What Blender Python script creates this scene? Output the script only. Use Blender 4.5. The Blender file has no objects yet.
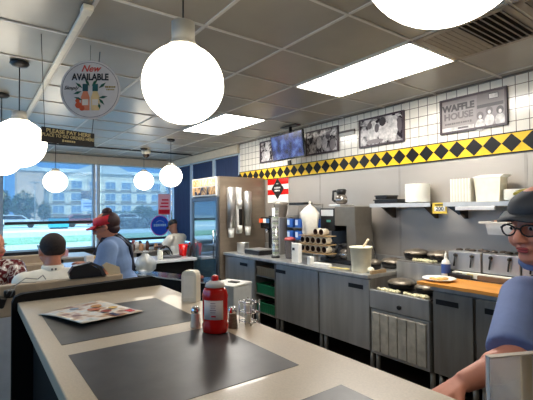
import bpy, bmesh, math, random
from mathutils import Vector, Matrix, Euler
random.seed(7)
scene = bpy.context.scene
col = scene.collection
PI = math.pi
def R(d): return math.radians(d)

# ------------------------------------------------------------------ camera
CAMZ = 1.50
cam_d = bpy.data.cameras.new('camera'); cam = bpy.data.objects.new('camera', cam_d); col.objects.link(cam)
cam_d.sensor_width = 36.0; cam_d.lens = 400.0 / 533.0 * 36.0
cam_d.clip_start = 0.02; cam_d.clip_end = 600
right = Vector((0.59271703, 0.805368, -0.00830102)); down = Vector((-0.02415146, 0.00747063, -0.9996804)); fwd = Vector((-0.80504859, 0.59272807, 0.02387878))
m = Matrix((right, -down, -fwd)).transposed().to_4x4(); m.translation = (0, 0, CAMZ)
cam.matrix_world = m
scene.camera = cam

# ------------------------------------------------------------------ world, sun, exposure
w = bpy.data.worlds.new('sky'); scene.world = w; w.use_nodes = True
nt = w.node_tree; nt.nodes.clear()
wtc = nt.nodes.new('ShaderNodeTexCoord'); wsp = nt.nodes.new('ShaderNodeSeparateXYZ'); sky = nt.nodes.new('ShaderNodeValToRGB')
nt.links.new(wtc.outputs['Generated'], wsp.inputs[0]); nt.links.new(wsp.outputs['Z'], sky.inputs[0])
el = sky.color_ramp.elements; el[0].position = 0.0; el[0].color = (0.17, 0.40, 0.80, 1); el[1].position = 0.55; el[1].color = (0.75, 0.95, 1.25, 1)
ee = el.new(0.14); ee.color = (0.14, 0.38, 0.85, 1); ee = el.new(0.26); ee.color = (0.80, 0.95, 1.15, 1)
bg = nt.nodes.new('ShaderNodeBackground'); bg.inputs['Strength'].default_value = 1.0
wo = nt.nodes.new('ShaderNodeOutputWorld')
nt.links.new(sky.outputs[0], bg.inputs[0]); nt.links.new(bg.outputs[0], wo.inputs[0])
sun_d = bpy.data.lights.new('sun', 'SUN'); sun_d.energy = 3.0; sun_d.angle = R(0.6); sun_d.color = (1, 0.95, 0.88)
sun = bpy.data.objects.new('sun', sun_d); col.objects.link(sun)
sun.rotation_euler = Vector((-0.62, 0.35, -0.70)).to_track_quat('-Z', 'Y').to_euler()
sun.location = (0, 0, 12)
vs = scene.view_settings
vs.view_transform = 'Standard'; vs.look = 'None'; vs.gamma = 1.0; vs.use_curve_mapping = False
vs.exposure = 1.2
scene.cycles.max_bounces = 8
GLOBE = 3.2
TROFFER = 12.0

# ------------------------------------------------------------------ materials
def lin(c):
    return tuple(((v / 255) / 12.92 if v / 255 <= 0.04045 else ((v / 255 + 0.055) / 1.055) ** 2.4) for v in c)
MATS = {}
def mat(name, rgb, rough=0.5, metal=0.0, var=0.06, scale=18.0, emit=0.0, emit_rgb=None, bump=0.0, trans=0.0, alpha=1.0, stretch=None, coat=0.0, spec=0.5):
    if name in MATS: return MATS[name]
    mt = bpy.data.materials.new(name); mt.use_nodes = True; n = mt.node_tree; b = n.nodes['Principled BSDF']
    c = lin(rgb)
    tc = n.nodes.new('ShaderNodeTexCoord'); nz = n.nodes.new('ShaderNodeTexNoise'); nz.inputs['Scale'].default_value = scale; nz.inputs['Detail'].default_value = 3
    if stretch:
        mp = n.nodes.new('ShaderNodeMapping'); mp.inputs['Scale'].default_value = stretch
        n.links.new(tc.outputs['Object'], mp.inputs[0]); n.links.new(mp.outputs[0], nz.inputs['Vector'])
    else: n.links.new(tc.outputs['Object'], nz.inputs['Vector'])
    cr = n.nodes.new('ShaderNodeValToRGB'); cr.color_ramp.elements[0].position = 0.3; cr.color_ramp.elements[1].position = 0.7
    cr.color_ramp.elements[0].color = (*[x * (1 - var) for x in c], 1); cr.color_ramp.elements[1].color = (*[min(1, x * (1 + var)) for x in c], 1)
    n.links.new(nz.outputs['Fac'], cr.inputs[0]); n.links.new(cr.outputs[0], b.inputs['Base Color'])
    b.inputs['Roughness'].default_value = rough; b.inputs['Metallic'].default_value = metal
    b.inputs['Transmission Weight'].default_value = trans; b.inputs['Alpha'].default_value = alpha
    b.inputs['Coat Weight'].default_value = coat; b.inputs['Specular IOR Level'].default_value = spec
    if emit:
        b.inputs['Emission Color'].default_value = (*lin(emit_rgb or rgb), 1); b.inputs['Emission Strength'].default_value = emit
    if bump:
        bp = n.nodes.new('ShaderNodeBump'); bp.inputs['Strength'].default_value = bump; bp.inputs['Distance'].default_value = 0.004
        n.links.new(nz.outputs['Fac'], bp.inputs['Height']); n.links.new(bp.outputs[0], b.inputs['Normal'])
    MATS[name] = mt; return mt

def grid_mat(name, rgb, mortar, size, axes='xz', msize=0.006, rough=0.25, var=0.08, offs=(0, 0), size2=None, metal=0.0):
    mt = bpy.data.materials.new(name); mt.use_nodes = True; n = mt.node_tree; b = n.nodes['Principled BSDF']
    tc = n.nodes.new('ShaderNodeTexCoord'); sp = n.nodes.new('ShaderNodeSeparateXYZ'); cb = n.nodes.new('ShaderNodeCombineXYZ')
    n.links.new(tc.outputs['Object'], sp.inputs[0])
    n.links.new(sp.outputs[axes[0].upper()], cb.inputs[0]); n.links.new(sp.outputs[axes[1].upper()], cb.inputs[1])
    mp = n.nodes.new('ShaderNodeMapping'); mp.inputs['Location'].default_value = (offs[0], offs[1], 0); n.links.new(cb.outputs[0], mp.inputs[0])
    br = n.nodes.new('ShaderNodeTexBrick'); br.offset = 0; br.squash = 1
    br.inputs['Scale'].default_value = 1; br.inputs['Brick Width'].default_value = size; br.inputs['Row Height'].default_value = size2 or size
    br.inputs['Mortar Size'].default_value = msize / 2; br.inputs['Mortar Smooth'].default_value = 0.2
    c = lin(rgb); br.inputs['Color1'].default_value = (*[x * (1 - var) for x in c], 1); br.inputs['Color2'].default_value = (*[min(1, x * (1 + var)) for x in c], 1)
    br.inputs['Mortar'].default_value = (*lin(mortar), 1); br.inputs['Bias'].default_value = 0
    n.links.new(mp.outputs[0], br.inputs['Vector']); n.links.new(br.outputs['Color'], b.inputs['Base Color'])
    b.inputs['Roughness'].default_value = rough; b.inputs['Metallic'].default_value = metal
    MATS[name] = mt; return mt

def photo_mat(name, dark=(45, 35, 40), light=(215, 208, 205), scale=9, lo=0.42, hi=0.58):
    mt = bpy.data.materials.new(name); mt.use_nodes = True; n = mt.node_tree; b = n.nodes['Principled BSDF']
    tc = n.nodes.new('ShaderNodeTexCoord'); nz = n.nodes.new('ShaderNodeTexNoise'); nz.inputs['Scale'].default_value = scale; nz.inputs['Detail'].default_value = 4
    nz.inputs['Distortion'].default_value = 1.2
    cr = n.nodes.new('ShaderNodeValToRGB'); cr.color_ramp.elements[0].position = lo; cr.color_ramp.elements[1].position = hi
    cr.color_ramp.elements[0].color = (*lin(dark), 1); cr.color_ramp.elements[1].color = (*lin(light), 1)
    n.links.new(tc.outputs['Object'], nz.inputs['Vector']); n.links.new(nz.outputs['Fac'], cr.inputs[0]); n.links.new(cr.outputs[0], b.inputs['Base Color'])
    b.inputs['Roughness'].default_value = 0.2
    MATS[name] = mt; return mt

def sheet_mat(name, rgb, open_, rough=0.1, glossy=0.0, tint=(1, 1, 1)):
    """a thin sheet that lets part of the light straight through: glass, mesh shade, film"""
    mt = bpy.data.materials.new(name); mt.use_nodes = True; n = mt.node_tree; n.nodes.clear()
    o = n.nodes.new('ShaderNodeOutputMaterial'); t = n.nodes.new('ShaderNodeBsdfTransparent'); t.inputs[0].default_value = (*tint, 1); d = n.nodes.new('ShaderNodeBsdfDiffuse'); g = n.nodes.new('ShaderNodeBsdfGlossy')
    d.inputs[0].default_value = (*lin(rgb), 1); g.inputs['Roughness'].default_value = rough; g.inputs[0].default_value = (1, 1, 1, 1)
    tl = n.nodes.new('ShaderNodeBsdfTranslucent'); tl.inputs[0].default_value = (*lin(rgb), 1)
    md = n.nodes.new('ShaderNodeMixShader'); md.inputs[0].default_value = 0.5
    n.links.new(d.outputs[0], md.inputs[1]); n.links.new(tl.outputs[0], md.inputs[2])
    m1 = n.nodes.new('ShaderNodeMixShader'); m1.inputs[0].default_value = open_
    n.links.new(md.outputs[0], m1.inputs[1]); n.links.new(t.outputs[0], m1.inputs[2])
    m2 = n.nodes.new('ShaderNodeMixShader'); m2.inputs[0].default_value = glossy
    n.links.new(m1.outputs[0], m2.inputs[1]); n.links.new(g.outputs[0], m2.inputs[2]); n.links.new(m2.outputs[0], o.inputs[0])
    MATS[name] = mt; return mt

STEEL = mat('sheen_streak_steel', (190, 189, 186), 0.36, 0.75, 0.16, 3, stretch=(3.5, 3.5, 0.4))  # vertical tone streaks paint soft reflections into the steel
STEELD = mat('dull_steel', (152, 148, 142), 0.40, 0.65, 0.2, 3, stretch=(4, 4, 0.5))  # duller steel, its reflection streaks also painted into the colour
STEELW = mat('steel_wall_sheet', (178, 170, 160), 0.5, 0.55, 0.05, 2.0)
CHROME = mat('chrome', (215, 215, 218), 0.12, 1.0, 0.02)
BLACK = mat('black_plastic', (22, 21, 22), 0.4)
BLACKG = mat('black_gloss', (12, 12, 13), 0.15)
BLACKM = mat('black_laminate', (15, 14, 14), 0.75, spec=0.2)
IRON = mat('cast_iron', (30, 27, 26), 0.5, 0.3, 0.3, 30)
WHITE = mat('white_plastic', (232, 230, 222), 0.4)
WHITEW = mat('warm_white', (238, 232, 214), 0.5)
FOAM = mat('foam_white', (242, 240, 230), 0.6, var=0.02)
CREAM = mat('cream_paint', (214, 200, 176), 0.55)
POST = mat('pale_blue_metal', (190, 205, 215), 0.4)
RED = mat('red_plastic', (200, 18, 16), 0.25)
YELLOW = mat('stripe_yellow', (245, 198, 30), 0.3, var=0.03)
DARKP = mat('stripe_black', (14, 13, 14), 0.45, spec=0.25)
GLASS = sheet_mat('window_glass', (230, 240, 245), 0.97, 0.02, 0.05, (0.80, 0.96, 1.0))
CLEAR = sheet_mat('clear_acrylic', (235, 236, 240), 0.72, 0.08, 0.14)
SHADE = sheet_mat('mesh_shade', (150, 166, 186), 0.60, 0.5, 0.0)
LAM = mat('beige_laminate', (188, 172, 150), 0.34, var=0.07, scale=160, coat=0.2)
LAMB = mat('laminate_edge', (178, 165, 148), 0.4, var=0.06, scale=120)
SLATE = mat('dark_slate_laminate', (58, 55, 54), 0.36, var=0.28, scale=14)
GREY = mat('grey_plastic', (150, 150, 150), 0.45)

# ------------------------------------------------------------------ mesh builder
class MB:
    def __init__(s): s.bm = bmesh.new(); s.M = Matrix.Identity(4); s.mats = []
    def mi(s, mt):
        if mt is None: return 0
        if mt not in s.mats: s.mats.append(mt)
        return s.mats.index(mt)
    def _fin(s, verts, mt):
        i = s.mi(mt)
        fs = set(f for v in verts for f in v.link_faces)
        for f in fs: f.material_index = i; f.smooth = True
    def box(s, c, d, mt=None, rot=None, bev=0.0):
        M = s.M @ Matrix.Translation(c)
        if rot is not None: M = M @ (rot.to_matrix().to_4x4() if isinstance(rot, Euler) else rot.to_4x4())
        r = bmesh.ops.create_cube(s.bm, size=1, matrix=M @ Matrix.Diagonal((*d, 1)))
        vs_ = r['verts']
        if bev > 0:
            es = list(set(e for v in vs_ for e in v.link_edges))
            rr = bmesh.ops.bevel(s.bm, geom=es, offset=bev, segments=2, affect='EDGES', profile=0.5)
            vs_ = list(set(rr['verts']) | set(v for v in vs_ if v.is_valid))
        i = s.mi(mt)
        for f in set(f for v in vs_ if v.is_valid for f in v.link_faces): f.material_index = i
        return s
    def b2(s, x0, x1, y0, y1, z0, z1, mt=None, bev=0.0):
        return s.box(((x0 + x1) / 2, (y0 + y1) / 2, (z0 + z1) / 2), (abs(x1 - x0), abs(y1 - y0), abs(z1 - z0)), mt, bev=bev)
    def cone(s, p0, p1, r0, r1, mt=None, seg=20, cap=True):
        p0 = Vector(p0); p1 = Vector(p1); d = p1 - p0
        M = s.M @ Matrix.Translation((p0 + p1) / 2) @ d.to_track_quat('Z', 'Y').to_matrix().to_4x4()
        r = bmesh.ops.create_cone(s.bm, cap_ends=cap, cap_tris=False, segments=seg, radius1=max(r0, 1e-4), radius2=max(r1, 1e-4), depth=max(d.length, 1e-5), matrix=M)
        s._fin(r['verts'], mt)
        for f in set(f for v in r['verts'] for f in v.link_faces):
            if len(f.verts) > 4: f.smooth = False
        return s
    def ell(s, c, r, mt=None, rot=None, u=20, v=12):
        M = s.M @ Matrix.Translation(c)
        if rot is not None: M = M @ rot.to_matrix().to_4x4()
        if not hasattr(r, '__len__'): r = (r, r, r)
        q = bmesh.ops.create_uvsphere(s.bm, u_segments=u, v_segments=v, radius=1, matrix=M @ Matrix.Diagonal((*r, 1)))
        s._fin(q['verts'], mt); return s
    def cap(s, p0, p1, r0, r1, mt=None, seg=14):
        s.cone(p0, p1, r0, r1, mt, seg); s.ell(p0, r0, mt, u=seg, v=8); s.ell(p1, r1, mt, u=seg, v=8); return s
    def tube(s, pts, r, mt=None, seg=10):
        for a, b in zip(pts, pts[1:]): s.cone(a, b, r, r, mt, seg)
        for p in pts[1:-1]: s.ell(p, r, mt, u=seg, v=6)
        return s
    def lathe(s, prof, c=(0, 0, 0), mt=None, seg=28, sx=1.0, sy=1.0, closed=False):
        rings = []
        for (r, z) in prof:
            ring = [s.bm.verts.new(s.M @ Vector((c[0] + sx * r * math.cos(2 * PI * k / seg), c[1] + sy * r * math.sin(2 * PI * k / seg), c[2] + z))) for k in range(seg)]
            rings.append(ring)
        i = s.mi(mt)
        for a, b in zip(rings, rings[1:]):
            for k in range(seg):
                f = s.bm.faces.new((a[k], a[(k + 1) % seg], b[(k + 1) % seg], b[k])); f.material_index = i; f.smooth = True
        if not closed:
            for ring, flip in ((rings[0], True), (rings[-1], False)):
                f = s.bm.faces.new(ring[::-1] if flip else ring); f.material_index = i
        return s
    def prism(s, poly, axis, a0, a1, mt=None):
        """poly: 2D points in the plane across axis (x: (y,z), y: (x,z), z: (x,y)); extruded from a0 to a1"""
        def P(q, a):
            return {'x': Vector((a, q[0], q[1])), 'y': Vector((q[0], a, q[1])), 'z': Vector((q[0], q[1], a))}[axis]
        A = [s.bm.verts.new(s.M @ P(q, a0)) for q in poly]; B = [s.bm.verts.new(s.M @ P(q, a1)) for q in poly]
        i = s.mi(mt); n = len(poly); fs = [s.bm.faces.new(A), s.bm.faces.new(B[::-1])]
        for k in range(n): fs.append(s.bm.faces.new((A[k], B[k], B[(k + 1) % n], A[(k + 1) % n])))
        for f in fs: f.material_index = i
        return s
    def quad(s, pts, mt=None):
        f = s.bm.faces.new([s.bm.verts.new(s.M @ Vector(p)) for p in pts]); f.material_index = s.mi(mt); return s
    def build(s, name, parent=None, mt=None, remesh=0, smooth=4, loc=None, rotz=0, normals=True):
        if normals: bmesh.ops.recalc_face_normals(s.bm, faces=s.bm.faces[:])
        me = bpy.data.meshes.new(name); s.bm.to_mesh(me); s.bm.free()
        for q in (s.mats or [mt or GREY]): me.materials.append(q)
        o = bpy.data.objects.new(name, me); col.objects.link(o)
        if remesh:
            r = o.modifiers.new('remesh', 'REMESH'); r.mode = 'VOXEL'; r.voxel_size = remesh; r.use_smooth_shade = True
            q = o.modifiers.new('smooth', 'SMOOTH'); q.iterations = smooth; q.factor = 0.6
        if parent: o.parent = parent
        if loc: o.location = loc
        if rotz: o.rotation_euler.z = rotz
        return o

def tag(o, label, cat, group=None, kind=None):
    if label: o['label'] = label
    if cat: o['category'] = cat
    if group: o['group'] = group
    if kind: o['kind'] = kind
    return o
def thing(name, label, cat, loc=(0, 0, 0), rotz=0, group=None):
    o = bpy.data.objects.new(name, None); o.empty_display_size = 0.05; col.objects.link(o)
    o.location = loc; o.rotation_euler.z = rotz
    return tag(o, label, cat, group)
def structure(mb, name, parent=None):
    o = mb.build(name, parent)
    if not parent: o['kind'] = 'structure'
    return o
def copy_tree(o, parent=None, loc=None, rotz=None, label=None):
    c = o.copy(); col.objects.link(c)
    if parent: c.parent = parent
    if loc: c.location = loc
    if rotz is not None: c.rotation_euler.z = rotz
    if label: c['label'] = label
    for ch in list(o.children): copy_tree(ch, c)
    return c
def text(s, size, c, rgt, up, mt, parent=None, name='lettering', depth=0.0015, align='CENTER', shear=0, sx=1.0, bold=0.0):
    cu = bpy.data.curves.new(name, 'FONT'); cu.body = s; cu.size = size; cu.align_x = align; cu.align_y = 'CENTER'; cu.extrude = depth; cu.shear = shear
    cu.offset = bold; cu.resolution_u = 3
    o = bpy.data.objects.new(name, cu); cu.materials.append(mt); col.objects.link(o)
    r = Vector(rgt).normalized(); u = Vector(up).normalized(); n = r.cross(u).normalized()
    M = Matrix((r * sx, u, n)).transposed().to_4x4(); M.translation = Vector(c)
    me = bpy.data.meshes.new_from_object(o); bpy.data.objects.remove(o); me.name = name
    if not me.materials: me.materials.append(mt)
    o = bpy.data.objects.new(name, me); col.objects.link(o)
    if parent: o.parent = parent
    o.matrix_local = M
    return o

def marks(c, wd, h_, rgt, mt, parent, n=5):
    """a line of writing too small to read: a row of short strokes"""
    rn = random.Random(int(wd * 1e4) + n); m_ = MB(); r_ = Vector(rgt); nrm = r_.cross(Vector((0, 0, 1))); x = -wd / 2; st = wd / n
    for q in range(n):
        w_ = st * rn.uniform(0.6, 0.9); cc = Vector(c) + r_ * (x + w_ / 2); x += st
        m_.box(cc, (abs(r_.x) * w_ + abs(nrm.x) * 0.002, abs(r_.y) * w_ + abs(nrm.y) * 0.002, h_ * rn.uniform(0.7, 1)), mt)
    return m_.build('lettering', parent)
# ------------------------------------------------------------------ the room
H = 2.63; YW = 3.70; XW = -8.74; XE = 1.7; YL = -2.3
FLOOR_K = grid_mat('quarry_tile', (38, 30, 27), (20, 17, 16), 0.15, 'xy', 0.006, 0.4, 0.15)
mb = MB(); mb.b2(XW, XE, YL, YW, -0.12, 0, FLOOR_K); structure(mb, 'floor')

CEILP = mat('ceiling_panel', (146, 139, 124), 0.30, 0.0, 0.05, 5, spec=0.7)
TEE = mat('ceiling_tee', (206, 202, 194), 0.5)
GX0, GY0, G = -1.56, 2.36, 0.61
mb = MB(); mb.b2(XW, XE, YL, YW, H, H + 0.15, CEILP)
k = -6
while GX0 + k * G > XW: k -= 1
x = GX0 + (k + 1) * G
while x < XE - 0.02:
    mb.b2(x - 0.010, x + 0.010, YL, YW - 0.02, H - 0.007, H + 0.01, TEE); x += G
y = GY0 - 7 * G
while y < YW - 0.03:
    mb.b2(XW, XE, y - 0.010, y + 0.010, H - 0.0068, H + 0.01, TEE); y += G
mb.b2(-5.79, XE, YW - 0.025, YW, H - 0.012, H + 0.01, mat('wall_angle', (120, 112, 104), 0.5))
structure(mb, 'ceiling')

TILE = grid_mat('cream_tile', (244, 237, 224), (120, 104, 88), 0.1015, 'xz', 0.007, 0.16, 0.03, offs=(0.035, -0.003 ))
mb = MB()
mb.b2(-5.79, XE, YW, YW + 0.15, 2.13, H + 0.1, TILE)
mb.b2(-5.79, XE, YW, YW + 0.15, 0, 2.13, STEELW)
for xs in (-5.05, -3.83, -2.61, -1.39, -0.17): mb.b2(xs - 0.012, xs + 0.012, YW - 0.002, YW + 0.01, 0.9, 1.965, mat('sheet_joint', (165, 158, 149), 0.5, 0.5))
mb.b2(XW, -5.79, YW, YW + 0.15, 0, 0.77, mat('low_wall', (150, 140, 126), 0.6))
mb.b2(XW, -5.79, YW, YW + 0.15, 2.48, H + 0.1, CREAM)
structure(mb, 'wall_right')
mb = MB()
mb.b2(XW - 0.15, XW, YL - 0.15, YW + 0.15, 0, 0.74, MATS['low_wall'])
mb.b2(XW - 0.15, XW, YL - 0.15, YW + 0.15, 2.48, H + 0.1, CREAM)
structure(mb, 'wall_far')
mb = MB()
mb.b2(XW, XE, YL - 0.15, YL, 0, 0.77, MATS['low_wall']); mb.b2(XW, XE, YL - 0.15, YL, 2.48, H + 0.1, CREAM)
mb.b2(-0.6, XE, YL - 0.15, YL, 0.77, 2.48, CREAM)
structure(mb, 'wall_left')
mb = MB(); mb.b2(XE, XE + 0.15, YL - 0.15, YW + 0.15, 0, H + 0.1, CREAM); structure(mb, 'wall_near')
mb = MB(); mb.b2(XW, XW + 0.10, YL, YW, 2.46, H - 0.01, CREAM, 0.004); mb.b2(XW + 0.10, -5.79, YW - 0.05, YW, 2.475, H - 0.01, CREAM, 0.004)
structure(mb, 'trim_1')
mb = MB(); mb.b2(XW, XW + 0.16, YL, YW, 0.70, 0.76, mat('dark_sill', (40, 36, 38), 0.4), 0.004); mb.b2(XW + 0.16, -5.95, YW - 0.1, YW, 0.73, 0.77, MATS['dark_sill'])
structure(mb, 'trim_2')
mb = MB(); mb.b2(-7.45, -7.41, YL + 0.1, YW - 0.1, H - 0.02, H + 0.01, BLACK); structure(mb, 'trim_3')

# stripe of yellow with black diamonds
mb = MB(); mb.b2(-5.79, XE, YW - 0.012, YW + 0.01, 1.972, 2.133, YELLOW)
mb.b2(-5.79, XE, YW - 0.014, YW + 0.01, 2.133, 2.143, DARKP); mb.b2(-5.79, XE, YW - 0.014, YW + 0.01, 1.962, 1.972, DARKP)
structure(mb, 'trim_4')
dx = 0.1585; x = -2.441 - dx * 21; mb = MB()
while x < XE - 0.08:
    hw = dx * 0.495
    mb.prism([(x - hw, 2.0525), (x, 1.974), (x + hw, 2.0525), (x, 2.131)], 'y', YW - 0.0145, YW - 0.010, DARKP); x += dx
structure(mb, 'trim_5')

# windows: far wall bays, right wall bays, unseen left wall bays opened to let daylight in
def window(n, axis, a0, a1, z0, z1, pos, t=0.06, mt=POST, deep=0.10):
    f = MB()
    def bx(u0, u1, w0, w1):
        if axis == 'y': f.b2(pos - deep, pos, u0, u1, w0, w1, mt, 0.004)
        else: f.b2(u0, u1, pos, pos + deep, w0, w1, mt, 0.004)
    bx(a0, a0 + t, z0, z1); bx(a1 - t, a1, z0, z1); bx(a0, a1, z0, z0 + 0.04); bx(a0, a1, z1 - 0.03, z1)
    o = f.build('window_%d' % n); o['kind'] = 'structure'
    g = MB()
    if axis == 'y': g.b2(pos - 0.055, pos - 0.05, a0 + t, a1 - t, z0 + 0.03, z1 - 0.02, GLASS)
    else: g.b2(a0 + t, a1 - t, pos + 0.05, pos + 0.055, z0 + 0.03, z1 - 0.02, GLASS)
    g.build('glass_pane', o)
    return o
n = 1
for a0, a1 in ((0.40, 2.055), (2.085, 3.70), (-1.25, 0.40), (YL, -1.25)):
    window(n, 'y', a0, a1, 0.74, 2.48, XW); n += 1
for a0, a1 in ((-8.70, -7.70), (-7.70, -6.72), (-6.72, -5.79)):
    window(n, 'x', a0, a1, 0.77, 2.48, YW, 0.05); n += 1
for a0, a1 in ((-8.7, -7.0), (-7.0, -5.3), (-5.3, -3.6), (-3.6, -2.0), (-2.0, -0.6)):
    window(n, 'x', a0, a1, 0.77, 2.48, YL - 0.1, 0.05); n += 1

# roller shades
def shade(y0, y1, zb, label):
    t = thing('roller_shade', label, 'window shade', (XW + 0.06, (y0 + y1) / 2, zb), group=None)
    w_ = (y1 - y0) / 2
    m_ = MB(); m_.b2(-0.0008, 0.0008, -w_, w_, 0.03, 2.46 - zb, SHADE); m_.build('mesh_panel', t)
    m_ = MB(); m_.b2(-0.012, 0.012, -w_, w_, -0.02, 0.035, mat('shade_bar', (30, 32, 44), 0.5), 0.006); m_.build('bottom_bar', t)
    return t
shade(0.47, 2.0, 1.275, 'translucent roller shade drawn halfway down the window behind the seated men')
shade(2.14, 3.63, 0.875, 'translucent roller shade drawn nearly to the sill, right of the double window post')
shade(-1.18, 0.33, 1.275, 'translucent roller shade at the far left edge of the window wall')
# dark blue blinds on the right hand windows
NAVY = mat('navy_blind', (38, 56, 96), 0.6, var=0.25, scale=5, stretch=(14, 14, 0.6))
for i, (a0, a1, lb) in enumerate(((-8.62, -7.76, 'dark blue vertical blind in the corner, between the corner post and next pale post'),
                                  (-7.64, -6.78, 'dark blue vertical blind behind the lit food sign of the cooler'), (-6.66, -5.83, 'dark blue vertical blind next to the tiled wall, above the cooler'))):
    t = thing('vertical_blind', lb, 'window blind', ((a0 + a1) / 2, YW + 0.03, 0.82), group=None)
    m_ = MB(); nsl = 9; wd = (a1 - a0) / nsl
    for j in range(nsl):
        m_.box((-(a1 - a0) / 2 + wd * (j + 0.5), 0, 0.82), (wd * 1.04, 0.004, 1.60), NAVY, Euler((0, 0, R(9))))
    m_.build('slat_panel', t)
    m_ = MB(); m_.b2(-(a1 - a0) / 2, (a1 - a0) / 2, -0.02, 0.02, 1.62, 1.655, BLACK); m_.build('headrail', t)

# ------------------------------------------------------------------ ceiling fixtures
def troffer(x0, y0, label):
    t = thing('ceiling_light', label, 'ceiling light', (x0 + G, y0 + G / 2, H), group='fluorescent ceiling panels')
    m_ = MB(); e = 0.025
    m_.b2(-G, G, -G / 2, -G / 2 + e, -0.012, 0.0, WHITE); m_.b2(-G, G, G / 2 - e, G / 2, -0.012, 0, WHITE)
    m_.b2(-G, -G + e, -G / 2, G / 2, -0.012, 0, WHITE); m_.b2(G - e, G, -G / 2, G / 2, -0.012, 0, WHITE); m_.build('frame', t)
    m_ = MB(); m_.b2(-G + e, G - e, -G / 2 + e, G / 2 - e, -0.008, -0.001, mat('troffer_glow', (255, 250, 240), 0.5, emit=TROFFER, emit_rgb=(255, 250, 242))); m_.build('diffuser', t)
troffer(GX0 - 2 * G, GY0, 'bright rectangular ceiling panel near the framed pictures, larger of the two')
troffer(GX0 - 6 * G, GY0, 'bright rectangular ceiling panel farther away, just past the large globe lamp')
# air diffuser
t = thing('ceiling_vent', 'square louvred air vent in the ceiling beside the near light panel', 'ceiling vent', (GX0 + G / 2, GY0 + G / 2, H))
m_ = MB(); h_ = G / 2 - 0.01
VENT = mat('vent_metal', (150, 140, 128), 0.45, 0.2)
for s in (-1, 1):
    m_.b2(s * h_, s * (h_ - 0.045), -h_, h_, -0.014, 0, VENT); m_.b2(-h_, h_, s * h_, s * (h_ - 0.045), -0.014, 0, VENT)
m_.build('frame', t)
m_ = MB(); m_.b2(-h_ + 0.04, h_ - 0.04, -h_ + 0.04, h_ - 0.04, -0.003, -0.001, mat('vent_dark', (62, 56, 52), 0.8)); m_.build('backing', t)
for j in range(13):
    x = -h_ + 0.065 + j * 0.039
    m_ = MB(); m_.box((x, 0, -0.012), (0.026 if j < 6 else 0.034, 2 * h_ - 0.09, 0.003), VENT, Euler((0, R(-22 if j < 6 else 34), 0))); m_.build('slat', t)
# a second vent tile beside it, outward
tv = copy_tree(t, loc=(GX0 + 1.5 * G, GY0 + G / 2, H), label='louvred air vent at the top right, nearest vent to the large globe')
# surface raceway along a ceiling tee
t = thing('ceiling_raceway', 'long white surface strip with an end cap running along the ceiling', 'ceiling strip', (-3.95, 0.50, H - 0.008))
m_ = MB(); m_.b2(-1.62, 1.60, -0.018, 0.018, -0.022, 0, WHITEW, 0.004); m_.build('channel', t)
m_ = MB(); m_.b2(1.58, 1.66, -0.028, 0.028, -0.034, 0, WHITEW, 0.006); m_.build('end_cap', t)
# dome camera
t = thing('smoke_detector', 'small round white detector with dark dome on the far ceiling', 'detector', (-7.3, 2.6, H - 0.008))
m_ = MB(); m_.lathe([(0.085, 0), (0.085, -0.05), (0.07, -0.075)], mt=WHITEW); m_.build('base', t)
m_ = MB(); m_.ell((0, 0, -0.085), (0.062, 0.062, 0.06), mat('dome_brown', (70, 52, 40), 0.2)); m_.build('dome', t)

GLOW = mat('globe_glow', (255, 248, 232), 0.3, emit=GLOBE, emit_rgb=(255, 244, 224))
def pendant(x, y, z, label, r=0.175, fh=0.095):
    t = thing('globe_pendant', label, 'pendant light', (x, y, H - 0.007), group=None)
    d = H - 0.007 - z
    m_ = MB(); m_.lathe([(0.062, 0), (0.066, -0.012), (0.05, -0.03), (0.012, -0.04)], mt=BLACK); m_.build('canopy', t)
    m_ = MB(); m_.cone((0, 0, -0.03), (0, 0, -d + r + 0.02), 0.004, 0.004, BLACK, 8); m_.build('cord', t)
    m_ = MB(); m_.lathe([(0.072, -d + r - 0.014), (0.056, -d + r + 0.004), (0.05, -d + r + 0.02), (0.05, -d + r + fh), (0.012, -d + r + fh + 0.005)], mt=mat('fitter_white', (214, 210, 198), 0.4)); m_.build('fitter', t)
    m_ = MB(); m_.ell((0, 0, -d), (r, r, r * 0.975), GLOW, u=40, v=24); m_.build('globe', t)
    return t
pendant(-1.60, 0.735, 2.045, 'large glowing white globe lamp hanging above the middle of the counter')
pendant(-0.425, 0.768, 2.048, 'glowing globe lamp cut off by the top edge, nearest of all lamps', 0.175)
pendant(-3.50, 0.28, 2.01, 'glowing globe lamp half hidden behind the pay here sign', 0.185, 0.05)
pendant(-4.55, 0.22, 2.015, 'glowing globe lamp at the left edge, just behind and below another')
pendant(-6.8, 1.02, 1.95, 'small glowing globe lamp alone in front of the hotel, left window', 0.168, 0.03)
pendant(-7.1, 2.49, 2.035, 'smallest glowing globe lamp, hanging below the round ceiling detector', 0.17, 0.03)
pendant(-5.98, 2.53, 2.04, 'glowing globe lamp hanging before the corner post and dark blue blinds', 0.175, 0.03)

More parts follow.
